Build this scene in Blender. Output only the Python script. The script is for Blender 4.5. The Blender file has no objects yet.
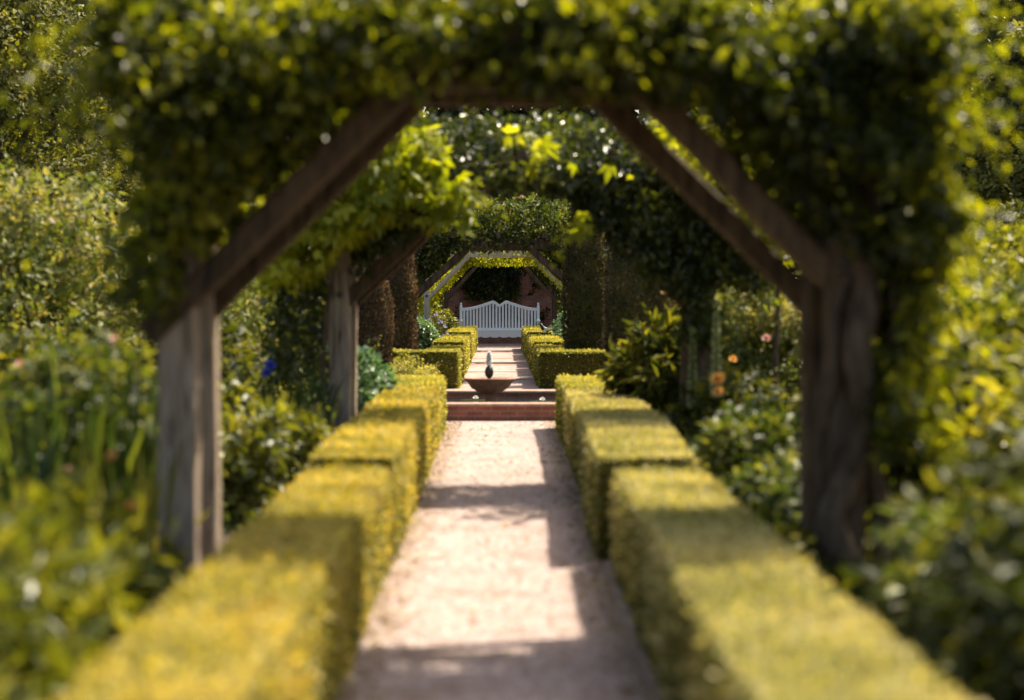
import bpy, math, random
import numpy as np
from mathutils import Vector

random.seed(7)
RNG = np.random.default_rng(11)
S = bpy.context.scene
COL = S.collection
PI = math.pi

# ------------------------------------------------------------------ noise
def nz(p, s=1.0, seed=0.0):
    """cheap smooth noise in about -1..1 for an (n,3) array"""
    x, y, z = p[:, 0] * s + seed, p[:, 1] * s + seed * 1.7, p[:, 2] * s - seed * .6
    return (np.sin(1.7 * x + 1.3 * np.sin(1.1 * y + .5 * z)) + np.sin(2.1 * y + 1.7 * np.sin(1.3 * z + .7 * x))
            + np.sin(1.9 * z + 1.5 * np.sin(1.5 * x - .6 * y)) + .5 * np.sin(4.1 * x + 3.3 * y) + .5 * np.sin(3.7 * z - 4.3 * y)) / 4.0

# ------------------------------------------------------------------ materials
def new_mat(name):
    m = bpy.data.materials.new(name); m.use_nodes = True
    nt = m.node_tree; nt.nodes.clear()
    out = nt.nodes.new('ShaderNodeOutputMaterial')
    return m, nt, out

def N(nt, t, **kw):
    n = nt.nodes.new(t)
    for k, v in kw.items():
        if k.startswith('i_'):
            n.inputs[k[2:].replace('_', ' ')].default_value = v
        else:
            setattr(n, k, v)
    return n

def ramp(nt, stops):
    r = nt.nodes.new('ShaderNodeValToRGB')
    e = r.color_ramp.elements
    while len(e) < len(stops): e.new(.5)
    for i, (p, c) in enumerate(stops):
        e[i].position = p; e[i].color = (*c, 1) if len(c) == 3 else c
    return r

def leaf_mat(name, cols, trans=.38, tcol=None, rough=.5, patch=1.2, spec=.35, dead=None):
    """cols: 3 base colours, per-leaf value picks between them, a soft patch noise shifts the choice"""
    m, nt, out = new_mat(name)
    at = N(nt, 'ShaderNodeAttribute', attribute_name='rnd')
    tc = N(nt, 'ShaderNodeTexCoord')
    no = N(nt, 'ShaderNodeTexNoise'); no.inputs['Scale'].default_value = patch; no.inputs['Detail'].default_value = 3
    nt.links.new(tc.outputs['Object'], no.inputs['Vector'])
    ma = N(nt, 'ShaderNodeMath', operation='MULTIPLY_ADD'); ma.inputs[1].default_value = 1.5; ma.inputs[2].default_value = -.75
    nt.links.new(no.outputs['Fac'], ma.inputs[0])
    ad = N(nt, 'ShaderNodeMath', operation='ADD')
    nt.links.new(at.outputs['Fac'], ad.inputs[0]); nt.links.new(ma.outputs[0], ad.inputs[1])
    cr = ramp(nt, [(0.05, cols[0]), (.5, cols[1]), (.95, cols[2])])
    nt.links.new(ad.outputs[0], cr.inputs['Fac'])
    col = cr.outputs['Color']
    if dead:      # scorched, thin patches in clipped box
        n4 = N(nt, 'ShaderNodeTexNoise'); n4.inputs['Scale'].default_value = 2.7; n4.inputs['Detail'].default_value = 4
        nt.links.new(tc.outputs['Object'], n4.inputs['Vector'])
        r4 = ramp(nt, [(.57, (0, 0, 0)), (.72, (.75, .75, .75))]); nt.links.new(n4.outputs['Fac'], r4.inputs['Fac'])
        m4 = N(nt, 'ShaderNodeMix', data_type='RGBA'); nt.links.new(r4.outputs['Color'], m4.inputs[0]); nt.links.new(col, m4.inputs[6]); m4.inputs[7].default_value = (*dead, 1)
        col = m4.outputs[2]
    bs = N(nt, 'ShaderNodeBsdfPrincipled'); bs.inputs['Roughness'].default_value = rough
    bs.inputs['Specular IOR Level'].default_value = spec
    nt.links.new(col, bs.inputs['Base Color'])
    tr = N(nt, 'ShaderNodeBsdfTranslucent')
    mx = N(nt, 'ShaderNodeMix', data_type='RGBA', blend_type='MULTIPLY'); mx.inputs[0].default_value = 1
    nt.links.new(col, mx.inputs[6]); mx.inputs[7].default_value = (*(tcol or (2.2, 1.9, .6)), 1)
    nt.links.new(mx.outputs[2], tr.inputs['Color'])
    ms = N(nt, 'ShaderNodeMixShader'); ms.inputs[0].default_value = trans
    nt.links.new(bs.outputs[0], ms.inputs[1]); nt.links.new(tr.outputs[0], ms.inputs[2])
    nt.links.new(ms.outputs[0], out.inputs['Surface'])
    return m

def plain_mat(name, c1, c2, scale=6, rough=.8, bump=.3, bscale=40, stretch=(1, 1, 1), spec=.3, detail=6, bdist=.02):
    m, nt, out = new_mat(name)
    tc = N(nt, 'ShaderNodeTexCoord'); mp = N(nt, 'ShaderNodeMapping'); mp.inputs['Scale'].default_value = stretch
    nt.links.new(tc.outputs['Object'], mp.inputs['Vector'])
    no = N(nt, 'ShaderNodeTexNoise'); no.inputs['Scale'].default_value = scale; no.inputs['Detail'].default_value = detail
    nt.links.new(mp.outputs[0], no.inputs['Vector'])
    cr = ramp(nt, [(.3, c1), (.7, c2)]); nt.links.new(no.outputs['Fac'], cr.inputs['Fac'])
    bs = N(nt, 'ShaderNodeBsdfPrincipled'); bs.inputs['Roughness'].default_value = rough
    bs.inputs['Specular IOR Level'].default_value = spec
    nt.links.new(cr.outputs['Color'], bs.inputs['Base Color'])
    n2 = N(nt, 'ShaderNodeTexNoise'); n2.inputs['Scale'].default_value = bscale; n2.inputs['Detail'].default_value = 5
    nt.links.new(mp.outputs[0], n2.inputs['Vector'])
    bp = N(nt, 'ShaderNodeBump'); bp.inputs['Strength'].default_value = bump; bp.inputs['Distance'].default_value = bdist
    nt.links.new(n2.outputs['Fac'], bp.inputs['Height']); nt.links.new(bp.outputs[0], bs.inputs['Normal'])
    nt.links.new(bs.outputs[0], out.inputs['Surface'])
    return m

def gravel_mat():
    m, nt, out = new_mat('gravel')
    tc = N(nt, 'ShaderNodeTexCoord')
    vo = N(nt, 'ShaderNodeTexVoronoi'); vo.inputs['Scale'].default_value = 75
    nt.links.new(tc.outputs['Object'], vo.inputs['Vector'])
    cr = ramp(nt, [(0, (.14, .095, .08)), (.2, (.27, .185, .17)), (.6, (.38, .275, .262)), (.85, (.44, .365, .355)), (1, (.62, .56, .54))])
    sp = N(nt, 'ShaderNodeSeparateColor'); nt.links.new(vo.outputs['Color'], sp.inputs[0])
    nt.links.new(sp.outputs[0], cr.inputs['Fac'])
    no = N(nt, 'ShaderNodeTexNoise'); no.inputs['Scale'].default_value = 2.2; no.inputs['Detail'].default_value = 7
    no.inputs['Roughness'].default_value = .65
    nt.links.new(tc.outputs['Object'], no.inputs['Vector'])
    c2 = ramp(nt, [(.32, (.74, .68, .62)), (.5, (1, 1, 1)), (.7, (1.10, 1.08, 1.06))])
    nt.links.new(no.outputs['Fac'], c2.inputs['Fac'])
    mx = N(nt, 'ShaderNodeMix', data_type='RGBA', blend_type='MULTIPLY'); mx.inputs[0].default_value = 1
    nt.links.new(cr.outputs[0], mx.inputs[6]); nt.links.new(c2.outputs[0], mx.inputs[7])
    bs = N(nt, 'ShaderNodeBsdfPrincipled'); bs.inputs['Roughness'].default_value = .9; bs.inputs['Specular IOR Level'].default_value = .2
    nt.links.new(mx.outputs[2], bs.inputs['Base Color'])
    n3 = N(nt, 'ShaderNodeTexNoise'); n3.inputs['Scale'].default_value = 9; nt.links.new(tc.outputs['Object'], n3.inputs['Vector'])
    ad = N(nt, 'ShaderNodeMath', operation='MULTIPLY_ADD'); ad.inputs[1].default_value = 2.5
    nt.links.new(n3.outputs['Fac'], ad.inputs[0]); nt.links.new(vo.outputs['Distance'], ad.inputs[2])
    bp = N(nt, 'ShaderNodeBump'); bp.inputs['Strength'].default_value = .55; bp.inputs['Distance'].default_value = .012
    nt.links.new(ad.outputs[0], bp.inputs['Height']); nt.links.new(bp.outputs[0], bs.inputs['Normal'])
    nt.links.new(bs.outputs[0], out.inputs['Surface'])
    return m

def brick_mat(name='brick', axis='xz', c=((.46, .15, .10), (.30, .10, .07), (.36, .29, .25)), size=(.215, .065)):
    m, nt, out = new_mat(name)
    tc = N(nt, 'ShaderNodeTexCoord'); sx = N(nt, 'ShaderNodeSeparateXYZ'); cx = N(nt, 'ShaderNodeCombineXYZ')
    nt.links.new(tc.outputs['Object'], sx.inputs[0])
    ad = N(nt, 'ShaderNodeMath', operation='ADD')
    nt.links.new(sx.outputs['X'], ad.inputs[0]); nt.links.new(sx.outputs['Y'], ad.inputs[1])
    nt.links.new(ad.outputs[0], cx.inputs['X']); nt.links.new(sx.outputs['Z'], cx.inputs['Y'])
    br = N(nt, 'ShaderNodeTexBrick'); br.inputs['Scale'].default_value = 1
    br.inputs['Brick Width'].default_value = size[0]; br.inputs['Row Height'].default_value = size[1]
    br.inputs['Mortar Size'].default_value = .006; br.inputs['Bias'].default_value = -.1
    br.inputs['Color1'].default_value = (*c[0], 1); br.inputs['Color2'].default_value = (*c[1], 1); br.inputs['Mortar'].default_value = (*c[2], 1)
    nt.links.new(cx.outputs[0], br.inputs['Vector'])
    no = N(nt, 'ShaderNodeTexNoise'); no.inputs['Scale'].default_value = 5; no.inputs['Detail'].default_value = 6
    nt.links.new(tc.outputs['Object'], no.inputs['Vector'])
    c2 = ramp(nt, [(.3, (.6, .62, .55)), (.7, (1.1, 1.05, 1))]); nt.links.new(no.outputs['Fac'], c2.inputs['Fac'])
    mx = N(nt, 'ShaderNodeMix', data_type='RGBA', blend_type='MULTIPLY'); mx.inputs[0].default_value = 1
    nt.links.new(br.outputs['Color'], mx.inputs[6]); nt.links.new(c2.outputs[0], mx.inputs[7])
    bs = N(nt, 'ShaderNodeBsdfPrincipled'); bs.inputs['Roughness'].default_value = .85
    nt.links.new(mx.outputs[2], bs.inputs['Base Color'])
    bp = N(nt, 'ShaderNodeBump'); bp.inputs['Strength'].default_value = .5; bp.inputs['Distance'].default_value = .006; bp.invert = True
    nt.links.new(br.outputs['Fac'], bp.inputs['Height']); nt.links.new(bp.outputs[0], bs.inputs['Normal'])
    nt.links.new(bs.outputs[0], out.inputs['Surface'])
    return m

def water_mat():
    m, nt, out = new_mat('pool_water')
    bs = N(nt, 'ShaderNodeBsdfPrincipled'); bs.inputs['Base Color'].default_value = (.02, .028, .03, 1)
    bs.inputs['Roughness'].default_value = .06; bs.inputs['IOR'].default_value = 1.33; bs.inputs['Specular IOR Level'].default_value = .8
    tc = N(nt, 'ShaderNodeTexCoord'); no = N(nt, 'ShaderNodeTexNoise'); no.inputs['Scale'].default_value = 9; no.inputs['Detail'].default_value = 3
    nt.links.new(tc.outputs['Object'], no.inputs['Vector'])
    bp = N(nt, 'ShaderNodeBump'); bp.inputs['Strength'].default_value = .35; bp.inputs['Distance'].default_value = .02
    nt.links.new(no.outputs['Fac'], bp.inputs['Height']); nt.links.new(bp.outputs[0], bs.inputs['Normal'])
    nt.links.new(bs.outputs[0], out.inputs['Surface'])
    return m

M = {}
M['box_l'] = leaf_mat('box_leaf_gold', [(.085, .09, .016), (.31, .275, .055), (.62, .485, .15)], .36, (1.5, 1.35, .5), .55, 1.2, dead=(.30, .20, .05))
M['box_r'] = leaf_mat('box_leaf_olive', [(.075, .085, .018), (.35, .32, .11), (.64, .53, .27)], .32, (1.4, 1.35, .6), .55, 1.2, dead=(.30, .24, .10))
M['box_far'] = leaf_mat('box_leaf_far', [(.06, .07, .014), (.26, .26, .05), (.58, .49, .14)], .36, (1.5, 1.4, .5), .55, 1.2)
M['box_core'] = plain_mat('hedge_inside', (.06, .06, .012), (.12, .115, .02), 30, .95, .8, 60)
M['vine'] = leaf_mat('vine_leaf', [(.018, .026, .007), (.054, .070, .012), (.23, .245, .035)], .55, (2.5, 2.25, .5), .42, 1.6, .45)
M['vine_dark'] = leaf_mat('vine_leaf_dark', [(.015, .024, .008), (.038, .053, .016), (.12, .14, .035)], .34, (2.0, 1.9, .5), .33, 1.4, .6)
M['hop'] = leaf_mat('golden_hop_leaf', [(.15, .18, .02), (.28, .295, .03), (.44, .42, .05)], .52, (1.5, 1.5, .5), .5, 1.2)
M['rose_leaf'] = leaf_mat('rose_leaf', [(.025, .042, .012), (.06, .09, .024), (.21, .21, .075)], .38, (2.0, 1.8, .5), .5, 1.5, .28)
M['lime'] = leaf_mat('lime_leaf', [(.04, .056, .013), (.12, .14, .028), (.33, .31, .07)], .42, (1.8, 1.6, .45), .42, 1.5, .5)
M['mid'] = leaf_mat('mid_green_leaf', [(.016, .026, .009), (.046, .062, .017), (.20, .20, .05)], .38, (2.1, 1.8, .5), .55, 1.5, .2)
M['pinkish'] = leaf_mat('pink_tinged_leaf', [(.06, .09, .022), (.17, .21, .055), (.40, .33, .17)], .38, (1.5, 1.4, .6), .5, 1.8)
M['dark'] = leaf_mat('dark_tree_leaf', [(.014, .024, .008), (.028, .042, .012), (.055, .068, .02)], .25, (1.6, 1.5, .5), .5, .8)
M['gold_tree'] = leaf_mat('gold_conifer_leaf', [(.035, .042, .012), (.11, .115, .026), (.28, .25, .055)], .34, (1.5, 1.5, .5), .6, .8)
M['yew_sunlit'] = leaf_mat('sunlit_yew_leaf', [(.05, .035, .02), (.13, .085, .05), (.32, .21, .14)], .2, (1.3, 1.1, .7), .6, 2.5)  # raised brown leaf colour stands in for sun on the column edges
M['pale_floret'] = leaf_mat('pale_floret', [(.20, .26, .10), (.34, .38, .18), (.52, .52, .32)], .35, (1.1, 1.1, .8), .5)
M['yew'] = leaf_mat('yew_leaf', [(.026, .026, .011), (.075, .062, .026), (.24, .165, .08)], .2, (1.3, 1.1, .6), .6, 2.5)
M['strap'] = leaf_mat('strap_leaf', [(.018, .038, .016), (.045, .078, .028), (.18, .21, .055)], .38, (1.9, 1.8, .5), .35, 1.2, .5)
M['blue_green'] = leaf_mat('blue_green_leaf', [(.06, .12, .07), (.12, .2, .12), (.28, .36, .22)], .3, (1.3, 1.5, .7), .4, 1.6, .5)
M['litter'] = leaf_mat('leaf_litter_bits', [(.16, .10, .05), (.28, .19, .11), (.40, .33, .14)], .1, None, .8, 3)
M['cover'] = leaf_mat('ground_cover_leaf', [(.02, .035, .01), (.045, .07, .018), (.10, .13, .03)], .3, None, .5, .9)
M['orange'] = leaf_mat('orange_petal', [(.9, .48, .10), (.95, .60, .20), (.95, .74, .38)], .4, (1.1, 1.0, .8), .5)
M['pink'] = leaf_mat('pink_petal', [(.6, .28, .25), (.72, .42, .36), (.8, .6, .52)], .4, (1.1, 1.0, .95), .5)
M['white_petal'] = leaf_mat('white_petal', [(.7, .7, .66), (.8, .8, .76), (.85, .84, .8)], .35, (1.05, 1.05, 1), .5)
M['blue'] = leaf_mat('blue_petal', [(.05, .08, .5), (.08, .14, .65), (.2, .25, .7)], .35, (1.1, 1.1, 1.2), .5)
M['purple'] = leaf_mat('purple_petal', [(.28, .22, .5), (.4, .34, .6), (.55, .48, .7)], .35, (1.1, 1.1, 1.1), .5)
M['wood'] = plain_mat('weathered_wood', (.20, .145, .11), (.44, .345, .28), 5, .85, .5, 14, (6, 6, .7), .25, bdist=.01)
M['pale_wood'] = plain_mat('pale_painted_timber', (.36, .33, .29), (.55, .51, .46), 5, .8, .4, 14, (6, 6, .7), .25, bdist=.008)
M['wood_b'] = plain_mat('brown_timber', (.055, .035, .022), (.13, .085, .052), 5, .8, .5, 14, (5, 5, 1.2), .25, bdist=.01)
def crack(m, dark=(.03, .022, .018)):
    nt = m.node_tree; bs = [n for n in nt.nodes if n.type == 'BSDF_PRINCIPLED'][0]; src = bs.inputs['Base Color'].links[0].from_socket
    tc = N(nt, 'ShaderNodeTexCoord'); mp = N(nt, 'ShaderNodeMapping'); mp.inputs['Scale'].default_value = (22, 22, 1.3); nt.links.new(tc.outputs['Object'], mp.inputs['Vector'])
    no = N(nt, 'ShaderNodeTexNoise'); no.inputs['Scale'].default_value = 1.6; no.inputs['Detail'].default_value = 4; no.inputs['Distortion'].default_value = .4; nt.links.new(mp.outputs[0], no.inputs['Vector'])
    rr = ramp(nt, [(.36, (1, 1, 1)), (.43, (0, 0, 0))]); nt.links.new(no.outputs['Fac'], rr.inputs['Fac'])
    mx = N(nt, 'ShaderNodeMix', data_type='RGBA'); nt.links.new(rr.outputs['Color'], mx.inputs[0]); nt.links.new(src, mx.inputs[6]); mx.inputs[7].default_value = (*dark, 1)
    nt.links.new(mx.outputs[2], bs.inputs['Base Color'])
crack(M['wood']); crack(M['wood_b'])
M['bark'] = plain_mat('bark', (.05, .035, .025), (.16, .115, .085), 7, .95, .9, 18, (3, 3, .6), .2, bdist=.03)
M['soil'] = plain_mat('bed_soil', (.035, .024, .016), (.085, .06, .04), 3, 1, .8, 30, bdist=.03)
M['gravel'] = gravel_mat()
M['brick'] = brick_mat()
M['coping'] = plain_mat('brick_coping', (.30, .165, .125), (.46, .31, .25), 9, .8, .4, 30)
M['stone'] = plain_mat('pale_paving', (.42, .30, .24), (.56, .42, .36), 3, .85, .3, 30)
M['terracotta'] = plain_mat('terracotta', (.28, .125, .08), (.46, .25, .17), 9, .75, .3, 40)
M['bronze'] = plain_mat('dark_bronze', (.02, .018, .015), (.05, .045, .038), 12, .45, .2, 40, spec=.5)
M['white'] = plain_mat('white_paint', (.82, .86, .86), (.9, .91, .90), 5, .5, .15, 40, (4, 4, 1), .4, bdist=.004)
M['water'] = water_mat()
M['black_feather'] = plain_mat('black_feather', (.012, .012, .014), (.03, .03, .035), 20, .5, .1, 40)
M['white_feather'] = plain_mat('white_feather', (.6, .6, .58), (.75, .75, .72), 20, .7, .1, 40)
mm, nt_, o_ = new_mat('splash'); b_ = N(nt_, 'ShaderNodeBsdfPrincipled'); b_.inputs['Base Color'].default_value = (.85, .88, .9, 1)
b_.inputs['Roughness'].default_value = .3; t_ = N(nt_, 'ShaderNodeBsdfTranslucent'); t_.inputs[0].default_value = (.95, .96, .97, 1); x_ = N(nt_, 'ShaderNodeMixShader'); x_.inputs[0].default_value = .6
nt_.links.new(b_.outputs[0], x_.inputs[1]); nt_.links.new(t_.outputs[0], x_.inputs[2]); nt_.links.new(x_.outputs[0], o_.inputs[0]); M['splash'] = mm

# ------------------------------------------------------------------ mesh building
class MB:
    def __init__(s): s.v = []; s.f = []; s.n = 0           # f: (faces array k columns, material index, rnd array, smooth)
    def add(s, v, f, mat=0, rnd=None, smooth=False):
        v = np.asarray(v, float); f = np.asarray(f, int)
        if len(f) == 0: return
        s.v.append(v)
        s.f.append((f + s.n, mat, np.full(len(f), .5) if rnd is None else np.asarray(rnd), smooth)); s.n += len(v)
    def obj(s, name, mats, parent=None, loc=None):
        me = bpy.data.meshes.new(name)
        V = np.concatenate(s.v); 
        if loc is not None: V = V - np.asarray(loc)
        me.vertices.add(len(V)); me.vertices.foreach_set('co', V.astype(np.float32).ravel())
        loops = np.concatenate([f.ravel() for f, *_ in s.f])
        cnt = np.concatenate([np.full(len(f), f.shape[1]) for f, *_ in s.f])
        st = np.concatenate([[0], np.cumsum(cnt)[:-1]])
        me.loops.add(len(loops)); me.loops.foreach_set('vertex_index', loops.astype(np.int32))
        me.polygons.add(len(cnt)); me.polygons.foreach_set('loop_start', st.astype(np.int32))
        me.polygons.foreach_set('material_index', np.concatenate([np.full(len(f), m) for f, m, *_ in s.f]).astype(np.int32))
        me.polygons.foreach_set('use_smooth', np.concatenate([np.full(len(f), bool(sm)) for f, _, _, sm in s.f]))
        a = me.attributes.new('rnd', 'FLOAT', 'FACE')
        a.data.foreach_set('value', np.concatenate([r for _, _, r, _ in s.f]).astype(np.float32))
        for m in (mats if isinstance(mats, (list, tuple)) else [mats]): me.materials.append(M[m])
        me.update(calc_edges=True)
        o = bpy.data.objects.new(name, me); COL.objects.link(o)
        if parent is not None:
            o.parent = parent
            if loc is None: # vertices given in world space
                o.matrix_parent_inverse = parent.matrix_basis.inverted()
        elif loc is not None: o.location = loc
        return o

def tag(o, label, cat, group=None, kind=None):
    if label: o['label'] = label
    if cat: o['category'] = cat
    if group: o['group'] = group
    if kind: o['kind'] = kind
    return o
def thing(name, label, cat, loc, group=None):
    o = bpy.data.objects.new(name, None); COL.objects.link(o); o.location = loc; o.empty_display_size = .2
    return tag(o, label, cat, group)

TEMPL = {
 'ovate': ([(0, 0, 0), (-.27, .28, .07), (-.22, .66, .05), (0, 1, -.10), (.22, .66, .05), (.27, .28, .07)], [(0, 1, 2, 3), (0, 3, 4, 5)]),
 'lance': ([(0, 0, 0), (-.12, .3, .03), (-.10, .65, .0), (0, 1, -.18), (.10, .65, .0), (.12, .3, .03)], [(0, 1, 2, 3), (0, 3, 4, 5)]),
 'round': ([(0, 0, 0), (-.42, .22, .10), (-.38, .72, .08), (0, 1, -.06), (.38, .72, .08), (.42, .22, .10)], [(0, 1, 2, 3), (0, 3, 4, 5)]),
 'lobed': ([(0, .12, 0), (-.2, .45, .06), (0, 1, -.1), (.2, .45, .06), (-.28, .05, .04), (-.52, .58, -.02), (.28, .05, .04), (.52, .58, -.02), (-.30, -.22, 0), (.30, -.22, 0)],
           [(0, 1, 2, 3), (0, 4, 5, 1), (0, 3, 7, 6), (0, 8, 4, 4), (0, 6, 9, 9)]),
 'dot': ([(0, 0, 0), (-.34, .5, .08), (0, 1, 0), (.34, .5, .08)], [(0, 1, 2, 3)]),
 'petal': ([(0, 0, 0), (-.45, .55, .15), (0, 1, .3), (.45, .55, .15)], [(0, 1, 2, 3)]),
}
TEMPL['lobed'] = (TEMPL['lobed'][0], TEMPL['lobed'][1][:3])

def unit(a): return a / np.maximum(np.linalg.norm(a, axis=1, keepdims=True), 1e-9)

def leaves(mb, P, D, Nn, size, templ='ovate', mat=0, rnd=None):
    P = np.asarray(P); n = len(P)
    if n == 0: return
    D = unit(D); Nn = unit(Nn - (Nn * D).sum(1, keepdims=True) * D); Sd = np.cross(D, Nn)
    tv, tf = TEMPL[templ]; tv = np.array(tv); tf = np.array(tf); k = len(tv)
    sz = np.broadcast_to(np.asarray(size, float), (n,))[:, None, None]
    V = P[:, None, :] + sz * (tv[None, :, 0:1] * Sd[:, None, :] + tv[None, :, 1:2] * D[:, None, :] + tv[None, :, 2:3] * Nn[:, None, :])
    F = (np.arange(n)[:, None, None] * k + tf[None]).reshape(-1, tf.shape[1])
    if rnd is None: rnd = RNG.random(n)
    mb.add(V.reshape(-1, 3), F, mat, np.repeat(rnd, len(tf)))

def rdir(n): return unit(RNG.normal(size=(n, 3)))

def grid_surface(mb, P, mat=0, smooth=True, closed_u=False):
    """P (nu,nv,3)"""
    nu, nv, _ = P.shape
    iu = np.arange(nu if closed_u else nu - 1); iv = np.arange(nv - 1)
    A, B = np.meshgrid(iu, iv, indexing='ij'); A2 = (A + 1) % nu
    F = np.stack([A * nv + B, A2 * nv + B, A2 * nv + B + 1, A * nv + B + 1], -1).reshape(-1, 4)
    mb.add(P.reshape(-1, 3), F, mat, smooth=smooth)

def tube(mb, pts, rad, seg=8, mat=0, smooth=True, cap=True, rough=0.0):
    pts = np.asarray(pts, float); n = len(pts); rad = np.broadcast_to(np.asarray(rad, float), (n,))
    T = unit(np.gradient(pts, axis=0)); up = np.array([0, 0, 1.]) if abs(T[0, 2]) < .9 else np.array([1., 0, 0])
    X = unit(np.cross(np.broadcast_to(up, T.shape), T)); Y = np.cross(T, X)
    a = np.linspace(0, 2 * PI, seg, endpoint=False)
    R = rad[None, :] * (1 + rough * RNG.normal(size=(seg, n)))
    P = pts[None] + R[..., None] * (np.cos(a)[:, None, None] * X[None] + np.sin(a)[:, None, None] * Y[None])
    grid_surface(mb, P, mat, smooth, True)
    if cap:
        for e in (0, n - 1):
            mb.add(P[:, e, :], [list(range(seg))], mat)

def timber(mb, p0, p1, w, h, side=(0, 1, 0), mat=0, wob=.006, nseg=10, ch=.014):
    """squared timber from p0 to p1; w is measured along `side`, h across it; chamfered corners, slightly crooked"""
    p0 = np.array(p0, float); p1 = np.array(p1, float); L = np.linalg.norm(p1 - p0)
    t = (p1 - p0) / L; s = np.array(side, float); s -= t * (s @ t); s /= np.linalg.norm(s); u = np.cross(t, s)
    a, b = w / 2, h / 2
    sec = np.array([(-a + ch, -b), (a - ch, -b), (a, -b + ch), (a, b - ch), (a - ch, b), (-a + ch, b), (-a, b - ch), (-a, -b + ch)])
    q = np.linspace(0, 1, nseg)
    ph = RNG.random(4) * 6
    ox = wob * np.sin(q * 3 + ph[0]) + wob * .5 * np.sin(q * 9 + ph[1]); oy = wob * np.sin(q * 3.5 + ph[2]) + wob * .5 * np.sin(q * 8 + ph[3])
    C = p0 + q[:, None] * (p1 - p0) + ox[:, None] * s + oy[:, None] * u
    sc = 1 + .02 * np.sin(q * 7 + ph[1])
    P = C[None] + sc[None, :, None] * (sec[:, 0][:, None, None] * s + sec[:, 1][:, None, None] * u)
    P = P + RNG.normal(size=P.shape) * wob * .15
    grid_surface(mb, P, mat, False, True)
    mb.add(P[:, 0], [list(range(8))], mat); mb.add(P[:, -1], [list(range(8))[::-1]], mat)

def boxm(mb, x0, x1, y0, y1, z0, z1, mat=0, ch=0.0):
    if ch <= 0:
        v = [(x, y, z) for x in (x0, x1) for y in (y0, y1) for z in (z0, z1)]
        mb.add(v, [(0, 1, 3, 2), (4, 6, 7, 5), (0, 4, 5, 1), (2, 3, 7, 6), (0, 2, 6, 4), (1, 5, 7, 3)], mat); return
    ring = lambda c, z: [(x0 + c, y0, z), (x1 - c, y0, z), (x1, y0 + c, z), (x1, y1 - c, z), (x1 - c, y1, z), (x0 + c, y1, z), (x0, y1 - c, z), (x0, y0 + c, z)]
    def inset(d, z):
        r = np.array(ring(ch, z)); cx, cy = (x0 + x1) / 2, (y0 + y1) / 2
        r[:, 0] = cx + (r[:, 0] - cx) * (1 - 2 * d / (x1 - x0)); r[:, 1] = cy + (r[:, 1] - cy) * (1 - 2 * d / (y1 - y0)); return r
    P = np.stack([inset(ch, z0), inset(0, z0 + ch), inset(0, z1 - ch), inset(ch, z1)], 1)
    grid_surface(mb, P, mat, False, True)
    mb.add(P[:, 0], [list(range(8))[::-1]], mat); mb.add(P[:, -1], [list(range(8))], mat)

def lathe(mb, c, prof, seg=32, mat=0):
    a = np.linspace(0, 2 * PI, seg, endpoint=False); prof = np.array(prof)
    P = np.zeros((seg, len(prof), 3))
    P[..., 0] = c[0] + prof[None, :, 0] * np.cos(a)[:, None]; P[..., 1] = c[1] + prof[None, :, 0] * np.sin(a)[:, None]; P[..., 2] = c[2] + prof[None, :, 1]
    grid_surface(mb, P, mat, True, True)

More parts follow.
